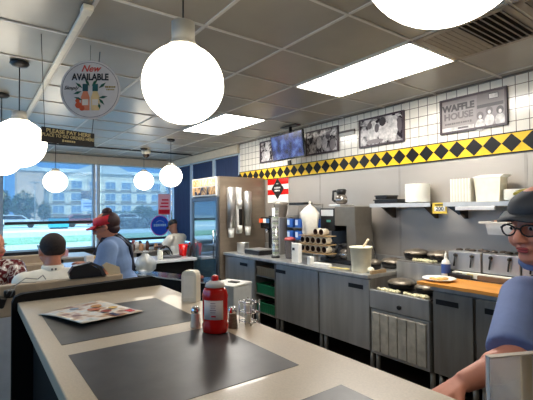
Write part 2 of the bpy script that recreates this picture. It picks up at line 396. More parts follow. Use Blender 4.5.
# hanging disc sign
t = thing('hanging_disc_sign', 'round white hanging drink advert reading New AVAILABLE with bottles', 'hanging sign', (-2.87, 0.64, 2.32), R(-34))
m_ = MB(); m_.M = Matrix.Rotation(PI / 2, 4, 'Y'); m_.lathe([(0.2, -0.002), (0.2, 0.002)], mt=mat('disc_white', (226, 216, 206), 0.45), seg=56); m_.build('disc', t)
m_ = MB(); m_.M = Matrix.Rotation(PI / 2, 4, 'Y'); m_.lathe([(0.188, 0.0026), (0.188, 0.0030), (0.185, 0.0030), (0.185, 0.0026), (0.188, 0.0026)], mt=mat('thin_line', (120, 100, 90), 0.5), seg=56, closed=True); m_.build('rim_line', t)
m_ = MB(); m_.cone((0, 0, 0.195), (0, 0, H - 2.32 - 0.005), 0.0012, 0.0012, BLACK, 6); m_.build('string', t)
rg, up = (0, 1, 0), (0, 0, 1)
text('New', 0.062, (0.0035, 0.0, 0.143), rg, up, mat('ink_coral', (214, 74, 58), 0.5), t, shear=0.4, bold=0.0008)
text('AVAILABLE', 0.062, (0.0035, 0, 0.085), rg, up, mat('ink_dark', (42, 40, 42), 0.5), t, bold=0.0018, sx=0.80)
text('Simply', 0.036, (0.0035, -0.128, 0.012), rg, up, mat('ink_grey', (80, 76, 74), 0.5), t, shear=0.4)
marks((0.0035, 0.135, 0.020), 0.07, 0.012, rg, mat('ink_gold', (170, 140, 40), 0.5), t, 6)
marks((0.0035, 0.135, 0.001), 0.055, 0.009, rg, MATS['ink_gold'], t, 5)
for s, c1, c2 in ((-1, (236, 140, 96), (40, 78, 80)), (1, (240, 205, 140), (38, 92, 88))):
    m_ = MB(); yy = s * 0.033
    m_.prism([(yy - 0.027, -0.14), (yy + 0.027, -0.14), (yy + 0.028, -0.05), (yy + 0.014, -0.01), (yy - 0.014, -0.01), (yy - 0.028, -0.05)], 'x', 0.0022, 0.0042, mat('juice%d' % s, c1, 0.5))
    m_.prism([(yy - 0.018, -0.01), (yy + 0.018, -0.01), (yy + 0.018, 0.04), (yy - 0.018, 0.04)], 'x', 0.0022, 0.0044, mat('capink%d' % s, c2, 0.5))
    m_.prism([(yy - 0.02, -0.105), (yy + 0.02, -0.105), (yy + 0.02, -0.065), (yy - 0.02, -0.065)], 'x', 0.0022, 0.0048, mat('disc_lbl', (238, 222, 200), 0.5))
    m_.build('bottle_print', t)
LEAF = mat('ink_leaf', (34, 88, 60), 0.5); ORNG = mat('ink_orange', (222, 90, 40), 0.5)
m_ = MB()
for (yy, zz, a, l) in ((-0.075, 0.03, 140, 0.03), (-0.085, -0.02, 200, 0.028), (-0.08, -0.06, 160, 0.03), (0.08, 0.03, 40, 0.03), (0.085, -0.05, 10, 0.03), (0.075, -0.08, -50, 0.03), (-0.02, 0.05, 120, 0.03), (0.03, 0.05, 50, 0.03), (0.06, -0.11, -80, 0.02)):
    ca, sa = math.cos(R(a)), math.sin(R(a))
    m_.prism([(yy - ca * l, zz - sa * l), (yy + sa * 0.009, zz - ca * 0.009), (yy + ca * l, zz + sa * l), (yy - sa * 0.009, zz + ca * 0.009)], 'x', 0.0022, 0.0046, LEAF)
m_.build('leaf_print', t)
m_ = MB()
for (yy, zz, rr) in ((-0.078, -0.105, 0.022), (-0.055, -0.125, 0.018), (-0.085, -0.075, 0.014)):
    m_.prism([(yy + rr * math.cos(q * PI / 6), zz + rr * math.sin(q * PI / 6)) for q in range(12)], 'x', 0.0022, 0.0047, ORNG)
m_.build('fruit_print', t)
# little arc of writing along the disc's lower rim
for kk, chh in enumerate('ASK YOUR SERVER FOR A COLD ONE'):
    a = R(-128 + kk * 2.62 * 1.0 + 0)
    if chh == ' ': continue
# pay sign
sgA = Vector((-2.96, 0.36, 0)); sgB = Vector((-3.03, 0.70, 0)); sd = (sgB - sgA); L = sd.length; sd.normalize(); ang = math.atan2(sd.y, sd.x)
t = thing('pay_here_sign', 'narrow black hanging sign reading PLEASE PAY HERE in pale letters', 'hanging sign', tuple((sgA + sgB) / 2 + Vector((0, 0, 2.005))), ang)
m_ = MB(); m_.box((0, 0, 0), (L, 0.012, 0.098), mat('sign_black', (34, 30, 28), 0.6)); m_.build('board', t)
INK = mat('ink_yellow', (214, 196, 140), 0.5)
for s_, z_, sz in (('PLEASE PAY HERE', 0.028, 0.036), ('PLACE TO GO ORDERS HERE', -0.001, 0.030)):
    text(s_, sz, (0, -0.0075, z_), (1, 0, 0), (0, 0, 1), INK, t, bold=0.0004, sx=0.88 if sz < 0.034 and sz > 0.026 else 1.05)
marks((0, -0.0072, -0.029), 0.09, 0.016, (1, 0, 0), INK, t, 6)
m_ = MB(); m_.cone((-L / 2 + 0.02, 0, 0.047), (-L / 2 - 0.03, -0.08, H - 2.005), 0.002, 0.002, BLACK, 6); m_.build('wire', t)
m_ = MB(); m_.cone((L / 2 - 0.015, 0, 0.047), (L / 2 + 0.01, -0.07, H - 2.005), 0.0028, 0.0028, BLACK, 6); m_.build('wire', t)

# ------------------------------------------------------------------ the wall above the grill: pictures and TV
FRAME = mat('picture_frame', (62, 44, 50), 0.4)
PA = photo_mat('photo_people', scale=11); PB = photo_mat('photo_grill', scale=13, lo=0.40, hi=0.62); PC = photo_mat('photo_diner', scale=9)
PG = mat('photo_grey', (140, 130, 130), 0.4); PL = mat('photo_light', (214, 208, 204), 0.4, var=0.35, scale=24); PD = mat('photo_dark', (52, 44, 48), 0.4); PM = mat('photo_mid', (98, 88, 90), 0.4)
def disc(m_, x, z, rx, rz, y0, y1, mt, n=16):
    m_.prism([(x + rx * math.cos(2 * PI * q / n), z + rz * math.sin(2 * PI * q / n)) for q in range(n)], 'y', y0, y1, mt)
def picture(x0, x1, z0, z1, label, pm, draw=None):
    t = thing('framed_picture', label, 'picture', ((x0 + x1) / 2, YW - 0.001, z0), group=None)
    w_ = (x1 - x0) / 2; h2 = z1 - z0; f = 0.018; m_ = MB()
    m_.b2(-w_, w_, -0.025, 0, 0, f, FRAME); m_.b2(-w_, w_, -0.025, 0, h2 - f, h2, FRAME); m_.b2(-w_, -w_ + f, -0.025, 0, f, h2 - f, FRAME); m_.b2(w_ - f, w_, -0.025, 0, f, h2 - f, FRAME)
    m_.build('frame', t)
    m_ = MB(); m_.b2(-w_ + f, w_ - f, -0.014, -0.002, f, h2 - f, pm)
    if draw: draw(m_, w_, h2)
    m_.build('print', t)
    return t
def drawA(m_, w_, h2):
    disc(m_, -0.12, 0.22, 0.035, 0.04, -0.016, -0.013, PL); disc(m_, -0.13, 0.10, 0.07, 0.08, -0.0155, -0.013, PL); disc(m_, 0.02, 0.18, 0.05, 0.10, -0.0155, -0.013, PD)
def drawB(m_, w_, h2):
    disc(m_, -0.04, 0.15, 0.05, 0.08, -0.015, -0.013, PL); disc(m_, 0.06, 0.13, 0.045, 0.09, -0.015, -0.013, PL); disc(m_, -0.2, 0.2, 0.035, 0.04, -0.016, -0.013, PD); disc(m_, 0.12, 0.22, 0.04, 0.045, -0.016, -0.013, PM); disc(m_, 0.2, 0.1, 0.05, 0.07, -0.0155, -0.013, PG)
def drawC(m_, w_, h2):
    disc(m_, -0.10, 0.16, 0.07, 0.13, -0.0150, -0.013, PL); disc(m_, 0.05, 0.14, 0.085, 0.11, -0.0152, -0.013, PL); disc(m_, 0.16, 0.17, 0.07, 0.12, -0.0154, -0.013, PL)
    disc(m_, 0.03, 0.26, 0.045, 0.05, -0.016, -0.013, PD); disc(m_, -0.15, 0.24, 0.035, 0.04, -0.0158, -0.013, PM); disc(m_, -0.05, 0.2, 0.03, 0.05, -0.0157, -0.013, PM)
    m_.b2(0.11, 0.27, -0.0158, -0.013, 0.285, 0.30, PL); disc(m_, 0.25, 0.19, 0.03, 0.08, -0.0158, -0.013, PM); disc(m_, -0.08, 0.055, 0.12, 0.025, -0.016, -0.013, PG)
def drawD(m_, w_, h2):
    m_.b2(-w_ + 0.02, 0.045, -0.015, -0.013, 0.03, h2 - 0.05, mat('photo_sign', (150, 141, 138), 0.4))
    m_.b2(0.05, w_ - 0.02, -0.015, -0.013, 0.20, h2 - 0.02, mat('photo_wall', (122, 112, 112), 0.4))
    m_.b2(0.05, w_ - 0.03, -0.0156, -0.013, 0.185, 0.215, PD)
    m_.b2(0.15, 0.235, -0.0156, -0.013, 0.25, 0.30, PD); m_.b2(0.156, 0.229, -0.016, -0.013, 0.256, 0.294, PL)
    for xx, zz, c in ((0.075, 0.12, PM), (0.155, 0.15, PM), (0.245, 0.14, PD)):
        disc(m_, xx, zz, 0.030, 0.036, -0.0158, -0.013, c); disc(m_, xx + 0.002, zz - 0.012, 0.014, 0.019, -0.0162, -0.013, PL)
        disc(m_, xx, zz - 0.085, 0.042, 0.055, -0.0156, -0.013, PL)
    m_.b2(-w_ + 0.02, 0.02, -0.0158, -0.013, 0.02, 0.055, PL); m_.b2(-0.13, -0.03, -0.016, -0.013, 0.03, 0.05, PM)
picture(-5.16, -4.53, 2.232, 2.568, 'black and white framed photo partly hidden behind the television', PA, drawA)
picture(-4.08, -3.48, 2.225, 2.550, 'black and white framed photo just right of the television', PB, drawB)
picture(-3.145, -2.53, 2.212, 2.545, 'black and white framed photo of a crowd, between small bar sign and lettered photo', PC, drawC)
pd = picture(-2.125, -1.515, 2.212, 2.545, 'framed photo showing WAFFLE HOUSE lettering and three people', PG, drawD)
text('WAFFLE', 0.085, (-0.125, -0.0158, 0.235), (1, 0, 0), (0, 0, 1), PD, pd, bold=0.004, sx=0.98)
text('HOUSE', 0.085, (-0.125, -0.0158, 0.155), (1, 0, 0), (0, 0, 1), PM, pd, bold=0.003, sx=1.02)
marks((-0.125, -0.0158, 0.09), 0.26, 0.02, (1, 0, 0), PM, pd, 12)
t = thing('wall_plaque', 'small grey bar-shaped plaque on tiles between two framed photos', 'plaque', (-3.34, YW - 0.001, 2.40))
m_ = MB(); m_.b2(-0.12, 0.12, -0.02, 0, 0, 0.035, mat('plaque_grey', (190, 186, 180), 0.4)); m_.build('plate', t)
m_ = MB(); m_.b2(-0.125, 0.125, -0.024, 0, 0.035, 0.06, mat('plaque_dark', (70, 62, 60), 0.5)); m_.build('top_bar', t)

t = thing('television', 'flat screen television with blue picture hanging from the ceiling over the stripe', 'television', (-4.13, 3.40, H - 0.007), R(-2))
tm = Matrix.Translation((0, 0, -0.28)) @ Matrix.Rotation(R(7), 4, 'X')
m_ = MB(); m_.M = tm; m_.box((0, 0, 0), (0.70, 0.035, 0.35), BLACKG, bev=0.006); m_.build('bezel', t)
tvm = bpy.data.materials.new('tv_picture'); tvm.use_nodes = True; nn = tvm.node_tree; b = nn.nodes['Principled BSDF']
tc = nn.nodes.new('ShaderNodeTexCoord'); nz = nn.nodes.new('ShaderNodeTexNoise'); nz.inputs['Scale'].default_value = 7; nz.inputs['Detail'].default_value = 6; nn.links.new(tc.outputs['Object'], nz.inputs[0])
cr = nn.nodes.new('ShaderNodeValToRGB'); e = cr.color_ramp.elements; e[0].position = 0.36; e[0].color = (*lin((20, 26, 70)), 1); e[1].position = 0.66; e[1].color = (*lin((120, 160, 235)), 1)
q = e.new(0.5); q.color = (*lin((52, 74, 160)), 1)
nn.links.new(nz.outputs['Fac'], cr.inputs[0]); nn.links.new(cr.outputs[0], b.inputs['Emission Color']); b.inputs['Emission Strength'].default_value = 0.26; b.inputs['Base Color'].default_value = (0.01, 0.01, 0.02, 1); b.inputs['Roughness'].default_value = 0.25
m_ = MB(); m_.M = tm; m_.box((0, -0.0185, 0.004), (0.67, 0.003, 0.315), tvm); m_.build('screen', t)
m_ = MB(); m_.cone((0, 0.05, 0), (0, 0.05, -0.2), 0.02, 0.02, BLACK, 12); m_.b2(-0.16, 0.16, 0.0, 0.1, -0.012, 0, BLACK); m_.box((0, 0.04, -0.26), (0.14, 0.06, 0.14), BLACK); m_.build('mount', t)
m_ = MB(); m_.M = tm; m_.box((-0.02, 0.02, -0.22), (0.05, 0.03, 0.07), BLACK, bev=0.005); m_.build('receiver', t)

# ------------------------------------------------------------------ grill line cabinets
YF = 2.95
def slot(m_, x, z, wd=0.18, h_=0.035, y=YF): m_.b2(x - wd / 2, x + wd / 2, y - 0.003, y + 0.012, z - h_ / 2, z + h_ / 2, BLACK)
def cabinet(x0, x1, label, slx, door_mt=STEEL, ztop=0.85):
    t = thing('steel_cabinet', label, 'cabinet', ((x0 + x1) / 2, YF, 0), group=None)
    w_ = (x1 - x0) / 2 - 0.002
    m_ = MB(); m_.b2(-w_, w_, 0.025, 0.72, 0.19, ztop, STEELD); m_.build('body', t)
    d = MB(); d.b2(-w_ + 0.006, w_ - 0.006, 0, 0.022, 0.20, ztop - 0.012, door_mt, 0.003); do = d.build('door', t)
    s_ = MB(); s_.b2(slx - 0.09, slx + 0.09, -0.004, 0.004, 0.745, 0.785, BLACK); s_.build('recessed_handle', do)
    for xx in (-w_ + 0.03, w_ - 0.03):
        for yy in (0.07, 0.66):
            l_ = MB(); l_.lathe([(0.014, 0), (0.022, 0.01), (0.022, 0.19)], (xx, yy, 0), STEELD, 14); l_.build('leg', t)
    return t
cabinet(-5.03, -4.285, 'steel cabinet with blank door, farthest along the grill line beside the cooler', 0.12)
cabinet(-3.835, -3.095, 'steel cabinet door between the green crates and the streaked cabinet', -0.27)
cabinet(-3.090, -2.42, 'steel cabinet under the white ladle bucket, left of the range', 0.17)
cabinet(-1.80, -1.47, 'narrow steel cabinet under the wooden cutting board', -0.04, STEELD)
cabinet(-1.465, -0.70, 'steel cabinet behind the blue shirted cook, at the right', -0.22, STEELD)
# open bay with crates
t = thing('open_rack', 'open steel bay holding crates between two steel cabinets', 'rack', (-4.06, YF, 0))
m_ = MB(); m_.b2(-0.225, -0.205, 0, 0.7, 0.19, 0.85, STEELD); m_.b2(0.205, 0.222, 0, 0.7, 0.19, 0.85, STEELD); m_.b2(-0.205, 0.205, 0.68, 0.7, 0.19, 0.85, BLACK); m_.build('frame', t)
for zz in (0.19, 0.42, 0.65): m_ = MB(); m_.b2(-0.205, 0.205, 0.01, 0.68, zz, zz + 0.012, STEELD); m_.build('shelf', t)
for xx in (-0.2, 0.2):
    l_ = MB(); l_.lathe([(0.014, 0), (0.022, 0.01), (0.022, 0.19)], (xx, 0.05, 0), STEELD, 14); l_.build('leg', t)
GREEN = mat('green_crate', (30, 112, 76), 0.45)
def crate(z, label, mt, h_, content):
    t = thing('storage_crate', label, 'crate', (-4.06, YF + 0.2, z + 0.013), group=None)
    m_ = MB(); w_ = 0.195
    m_.b2(-w_, w_, -0.18, 0.18, 0, 0.008, mt)
    for s in (-1, 1):
        m_.b2(-w_, w_, s * 0.18, s * 0.172, 0, h_, mt); m_.b2(s * w_, s * (w_ - 0.008), -0.18, 0.18, 0, h_, mt)
    for q in range(9): m_.b2(-w_ + 0.02 + q * 0.043, -w_ + 0.026 + q * 0.043, -0.185, -0.18, 0.01, h_ - 0.015, mt)
    m_.b2(-w_ - 0.004, w_ + 0.004, -0.188, -0.176, h_ - 0.012, h_, mt)
    m_.build('basket', t)
    if content:
        m_ = MB()
        for q in range(10): m_.ell((random.uniform(-0.14, 0.14), random.uniform(-0.12, 0.12), h_ * 0.6), (0.05, 0.05, 0.04), content)
        m_.build('contents', t)
crate(0.19, 'green plastic crate in the open bay, lower one', GREEN, 0.125, BLACK)
crate(0.42, 'green plastic crate in the open bay, upper of two green ones', GREEN, 0.12, BLACK)
crate(0.65, 'tan wire basket on the top shelf above the green crates', mat('tan_basket', (150, 132, 104), 0.5), 0.11, mat('brown_dark', (40, 32, 28), 0.7))
# worktop
mb = MB(); mb.b2(-5.04, -2.415, YF - 0.03, YW - 0.03, 0.853, 0.89, STEEL, 0.005); mb.b2(-5.04, -2.415, YW - 0.03, YW - 0.005, 0.853, 0.99, STEEL)
tag(mb.build('steel_worktop'), 'long steel worktop along the wall carrying the coffee maker and bucket', 'worktop')

# range with front panel
t = thing('range', 'steel cooking range with ribbed grey panel below frying pans', 'range', (-2.115, YF, 0))
m_ = MB(); m_.b2(-0.295, 0.295, 0.02, 0.70, 0.19, 0.74, STEELD); m_.b2(-0.295, 0.19, 0.40, 0.72, 0.74, 1.0, STEELD, 0.004); m_.build('body', t)
m_ = MB(); m_.b2(-0.298, 0.298, -0.012, 0.02, 0.60, 0.765, STEEL, 0.006); m_.build('control_panel', t)
m_ = MB(); m_.lathe([(0.02, 0), (0.02, 0.012), (0.016, 0.018)], mt=BLACK, seg=16); o = m_.build('knob', t); o.rotation_euler.x = R(90); o.location = (0.02, -0.012, 0.655)
m_ = MB(); m_.b2(-0.29, 0.29, -0.002, 0.02, 0.19, 0.585, STEEL, 0.003); m_.build('door_frame', t)
m_ = MB()
for q in range(6): m_.b2(-0.27 + q * 0.0905, -0.27 + q * 0.0905 + 0.082, -0.014, 0.0, 0.215, 0.565, mat('rib_panel', (176, 170, 158), 0.6, 0.2, 0.25, 14), 0.006)
m_.build('ribbed_panel', t)
m_ = MB(); m_.b2(-0.27, 0.27, 0.04, 0.38, 0.735, 0.75, IRON); m_.build('griddle_plate', t)
for xx in (-0.27, 0.27): l_ = MB(); l_.lathe([(0.014, 0), (0.022, 0.01), (0.022, 0.19)], (xx, 0.07, 0), STEELD, 14); l_.build('leg', t)
m_ = MB(); m_.b2(-0.295, 0.19, 0.396, 0.404, 0.80, 0.985, STEEL); m_.build('riser_panel', t)

HASH = mat('hash_browns', (206, 198, 160), 0.8, var=0.45, scale=60, bump=0.5)
def frying_pan(x, y, z, label, ang=0, food=True, r=0.12):
    t = thing('waffle_iron', label, 'waffle iron', (x, y, z), ang, group=None)
    m_ = MB(); m_.lathe([(r * 0.55, 0), (r * 0.9, 0.012), (r, 0.05), (r * 0.97, 0.055)], mt=IRON); m_.build('base', t)
    m_ = MB(); m_.lathe([(r * 1.04, 0.056), (r * 1.04, 0.068), (r * 0.8, 0.09), (r * 0.35, 0.10), (r * 0.3, 0.104)], mt=mat('lid_steel', (132, 122, 108), 0.4, 0.6, 0.35, 20)); m_.build('lid', t)
    m_ = MB(); m_.tube([(0, -r * 0.95, 0.06), (0, -r - 0.05, 0.065)], 0.008, BLACK); m_.build('handle', t)
    return t
def hash_heap(x, y, z, wx, wy, label):
    m_ = MB()
    for q in range(46):
        a = random.uniform(0, 2 * PI); rr = math.sqrt(random.random())
        m_.ell((wx * rr * math.cos(a), wy * rr * math.sin(a), 0.010), (0.02, 0.015, 0.010 + 0.008 * random.random()), HASH, u=8, v=6)
    o = m_.build('hash_browns', loc=(x, y, z), remesh=0); tag(o, label, 'food', kind='stuff'); return o
hash_heap(-2.27, 3.03, 0.752, 0.115, 0.035, 'yellowish shredded potato in front of the front left waffle iron')
hash_heap(-1.985, 3.03, 0.752, 0.115, 0.035, 'yellowish shredded potato in front of the front right waffle iron')
frying_pan(-2.26, 3.205, 0.752, 'black round waffle iron at the front of the range, left one')
frying_pan(-1.97, 3.205, 0.752, 'black round waffle iron at the front of the range, nearer the cutting board')
frying_pan(-2.30, 3.52, 1.002, 'black round waffle iron on the raised back of the range, left one')
frying_pan(-2.045, 3.52, 1.002, 'black round waffle iron on the raised back of the range, beside the spray bottle')
hash_heap(-2.14, 3.395, 1.001, 0.12, 0.025, 'food scraps along the raised back ledge of the range')
frying_pan(-2.56, 3.50, 0.892, 'black waffle iron on the worktop behind the white bucket')
frying_pan(-2.60, 3.26, 0.892, 'black waffle iron on the worktop just right of the white bucket', r=0.06)

# right hand side: top with board, back boxes
mb = MB(); mb.b2(-1.80, -0.70, YF - 0.02, YW - 0.01, 0.853, 0.885, STEEL, 0.004); tag(mb.build('steel_worktop'), 'short steel worktop under the wooden cutting board', 'worktop')
mb = MB(); mb.prism([(-1.90, YF - 0.05), (-0.75, YF - 0.05), (-0.75, 3.26), (-1.86, 3.26)], 'z', 0.887, 0.912, mat('orange_wood', (218, 148, 62), 0.45, var=0.12, scale=3, stretch=(1, 12, 1)))
tag(mb.build('cutting_board'), 'long orange wooden cutting board on the steel worktop', 'cutting board')
t = thing('dinner_plate', 'white plate of food on the wooden cutting board', 'plate', (-1.80, 3.06, 0.913))
m_ = MB(); m_.lathe([(0.07, 0), (0.09, 0.004), (0.128, 0.018), (0.128, 0.022), (0.085, 0.009), (0.0, 0.007)], mt=FOAM, seg=36, closed=True); m_.build('plate', t)
m_ = MB()
for q in range(12): m_.ell((random.uniform(-0.05, 0.05), random.uniform(-0.05, 0.05), 0.014), (0.03, 0.024, 0.009), mat('fried_food', (212, 160, 84), 0.7, var=0.3, scale=50), u=10, v=6)
m_.build('food', t)
t = thing('squeeze_bottle', 'white bottle with blue label standing behind the plate of food', 'bottle', (-1.885, 3.315, 0.887))
m_ = MB(); m_.lathe([(0.034, 0), (0.038, 0.01), (0.038, 0.13), (0.03, 0.155), (0.014, 0.17), (0.012, 0.19), (0.004, 0.235)], mt=WHITE); m_.build('body', t)
m_ = MB(); m_.lathe([(0.0385, 0.05), (0.0388, 0.06), (0.0388, 0.12), (0.0385, 0.13)], mt=mat('label_blue', (60, 84, 150), 0.4), closed=True); m_.build('label', t)

def back_box(x0, x1, label):
    t = thing('food_well', label, 'food warmer', ((x0 + x1) / 2, 3.40, 0.887))
    w_ = (x1 - x0) / 2 - 0.004
    m_ = MB(); m_.b2(-w_, w_, 0, 0.27, 0.07, 0.235, STEEL, 0.006); m_.b2(-w_ + 0.02, w_ - 0.02, 0.02, 0.25, 0, 0.07, BLACK); m_.build('body', t)
    for s in (-0.5, 0.5):
        m_ = MB(); m_.ell((s * w_, -0.012, 0.205), (0.016, 0.016, 0.016), BLACK); m_.cone((s * w_, -0.015, 0.20), (s * w_ - 0.008, -0.022, 0.11), 0.007, 0.007, BLACK, 10); m_.build('handle', t)
    m_ = MB()
    for q in range(5): m_.lathe([(0.03, 0), (0.028, 0.012), (0.01, 0.018)], (-w_ + 0.04 + q * 0.058, 0.12 + 0.04 * (q % 2), 0.236), mat('well_lid', (88, 78, 70), 0.5, 0.5), 14)
    m_.build('lid', t)
back_box(-1.915, -1.625, 'steel food well with two black handles, directly behind the white bottle')
back_box(-1.62, -1.33, 'steel food well with two black handles, beside the cook face')
back_box(-1.325, -1.03, 'steel food well hidden mostly behind the cook')
t = thing('condiment_tray', 'narrow pale tray with yellow labels in front of the food wells', 'tray', (-1.55, 3.33, 0.913))
m_ = MB(); m_.b2(-0.29, 0.24, 0.0, 0.05, 0, 0.045, WHITEW, 0.003); m_.build('tray', t)
m_ = MB()
for q in range(5): m_.b2(-0.25 + q * 0.09, -0.20 + q * 0.09, -0.002, 0.0, 0.012, 0.036, mat('label_yellow', (206, 176, 60), 0.5) if q % 2 else BLACK)
m_.build('label_strip', t)
tag(MB().b2(-1.60, -1.22, 3.27, 3.31, 0.913, 0.955, mat('brown_box', (112, 88, 66), 0.7), 0.004).build('cardboard_tray'), 'low brown box at the back of the cutting board before the cook', 'box')
tag(MB().b2(-1.85, -1.66, 3.275, 3.325, 0.913, 0.945, BLACK, 0.004).build('black_tray_gap'), 'low black block put for the dark gap between plate and brown box', 'tray')  # solid black block painting in the dark gap on the board

# ------------------------------------------------------------------ shelves
def shelf(x0, x1, label, brackets):
    t = thing('wall_shelf', label, 'shelf', ((x0 + x1) / 2, YW, 1.52)); w_ = (x1 - x0) / 2
    m_ = MB(); m_.b2(-w_, w_, -0.29, -0.003, 0.02, 0.032, STEEL); m_.b2(-w_, w_, -0.292, -0.283, -0.006, 0.032, mat('shelf_lip', (196, 194, 190), 0.35, 0.4)); m_.build('board', t)
    for bx in brackets:
        bb = MB(); bb.prism([(-0.27, 0.019), (-0.003, 0.019), (-0.003, -0.12), (-0.03, -0.12)], 'x', bx - 0.012, bx + 0.012, mat('bracket_dark', (84, 74, 64), 0.5, 0.5)); bb.build('bracket', t)
shelf(-2.78, -2.08, 'steel wall shelf holding black trays and a tall stack of white plates', (-0.24, 0.25))
shelf(-1.955, -0.72, 'steel wall shelf holding white cups and plates, above the cook', (-0.55, 0.2))
def tray_box(x0, x1, y0, y1, z, h_, label, bl=BLACK):
    t = thing('black_tray_gap', label, 'tray', ((x0 + x1) / 2, (y0 + y1) / 2, z)); w_ = (x1 - x0) / 2; d = (y1 - y0) / 2
    m_ = MB(); m_.box((0, 0, h_ / 2), (2 * w_ * 0.94, 2 * d * 0.94, h_), bl, bev=0.01); m_.build('tray', t)
    m_ = MB(); m_.box((0, 0, h_ - 0.008), (2 * w_, 2 * d, 0.012), bl, bev=0.004); m_.build('rim', t)
tray_box(-2.76, -2.45, 3.44, 3.66, 1.553, 0.045, 'long black tray on the left wall shelf, under a shorter one')
tray_box(-2.75, -2.59, 3.45, 3.65, 1.599, 0.042, 'short black tray stacked on the long one on the left wall shelf')
pl0 = None
for i in range(19):
    if pl0 is None:
        m_ = MB(); r_ = 0.118; m_.lathe([(r_ * 0.55, 0), (r_ * 0.7, 0.002), (r_, 0.012), (r_, 0.0175), (r_ * 0.66, 0.006), (0, 0.004)], mt=FOAM, seg=36, closed=True)
        pl0 = m_.build('dinner_plate'); tag(pl0, 'white plate in the tall stack on the left wall shelf', 'plate', 'white plates on the left wall shelf'); o = pl0
    else: o = pl0.copy(); col.objects.link(o)
    o.location = (-2.30, 3.55, 1.553 + i * 0.0094)
# sleeve of boxes standing on edge
def edge_box():
    t = thing('foam_box', 'x', 'takeout box', (0, 0, 0), group='foam boxes standing on edge on the right shelf')
    m_ = MB(); m_.b2(-0.012, -0.001, -0.10, 0.10, 0, 0.205, FOAM, 0.004); m_.build('base', t)
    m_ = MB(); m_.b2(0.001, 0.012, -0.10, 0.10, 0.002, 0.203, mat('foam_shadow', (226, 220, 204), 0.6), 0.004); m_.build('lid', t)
    return t
eb = edge_box()
for i in range(7):
    o = eb if i == 0 else copy_tree(eb)
    o.location = (-1.898 + i * 0.0265, 3.55, 1.553); o['label'] = 'white foam box standing on edge at the left end of the right shelf'
t = thing('paper_bag', 'pale paper sleeve with a flared top on the right shelf, between foam boxes and plates', 'bag', (-1.60, 3.55, 1.553))
m_ = MB(); m_.prism([(-0.10, 0), (0.085, 0), (0.10, 0.20), (-0.12, 0.205)], 'y', -0.06, 0.07, mat('paper_cream', (240, 232, 208), 0.7)); m_.build('body', t)
m_ = MB(); m_.prism([(-0.125, 0.205), (0.10, 0.20), (0.13, 0.222), (-0.05, 0.226), (-0.125, 0.212)], 'y', -0.065, 0.075, FOAM); m_.build('flap', t)
def shelf_plate(r=0.115):
    m_ = MB(); m_.lathe([(r * 0.55, 0), (r * 0.65, 0.002), (r, 0.014), (r, 0.017), (r * 0.6, 0.005), (0, 0.004)], mt=FOAM, seg=32, closed=True)
    o = m_.build('dinner_plate'); return tag(o, 'white plate in the low stack on the right shelf, beside the paper sleeve', 'plate', 'white plates on the right shelf')
p0 = shelf_plate()
for i in range(10):
    o = p0 if i == 0 else p0.copy()
    if i: col.objects.link(o)
    o.location = (-1.375, 3.54, 1.553 + i * 0.0085)
c0 = None
for i in range(5):
    if c0 is None:
        m_ = MB(); m_.lathe([(0.045, 0), (0.07, 0.03), (0.078, 0.06), (0.075, 0.06), (0.066, 0.032), (0, 0.006)], mt=FOAM, seg=26, closed=True)
        c0 = m_.build('soup_bowl'); tag(c0, 'white bowl in the tall stack on the shelf at the right edge', 'bowl', 'white bowls on the right shelf'); o = c0
    else: o = c0.copy(); col.objects.link(o)
    o.location = (-1.14, 3.54, 1.553 + i * 0.026)
t = thing('order_rail', 'white ticket rail hanging beneath the right shelf', 'ticket rail', (-1.675, 3.40, 1.48))
m_ = MB(); m_.b2(-0.165, 0.165, 0.0, 0.03, 0, 0.032, mat('rail_white', (214, 210, 204), 0.4, 0.3), 0.003); m_.build('rail', t)
m_ = MB(); m_.b2(-0.15, -0.13, 0.01, 0.03, 0.03, 0.06, STEEL); m_.b2(0.13, 0.15, 0.01, 0.03, 0.03, 0.06, STEEL); m_.build('hanger', t)
t = thing('price_card', 'small yellow card with black marks between the two wall shelves', 'sign', (-2.0, 3.44, 1.45))
m_ = MB(); m_.b2(-0.075, 0.065, -0.004, 0.0, 0, 0.10, mat('card_yellow', (222, 190, 70), 0.5)); m_.build('card', t)
m_ = MB(); m_.b2(-0.05, 0.04, -0.006, -0.003, 0.072, 0.088, mat('card_olive', (96, 84, 24), 0.5)); m_.build('header_mark', t)
m_ = MB(); m_.b2(-0.055, 0.05, -0.0055, -0.003, 0.022, 0.064, WHITE); m_.build('number_patch', t)
text('200', 0.050, (-0.002, -0.0065, 0.043), (1, 0, 0), (0, 0, 1), BLACK, t, bold=0.001)
m_ = MB(); m_.prism([(0.03, 0.085), (0.13, 0.085), (0.19, 0.0), (0.17, -0.01), (0.09, 0.045)], 'y', 0.0, 0.02, BLACK); m_.build('bracket', t)
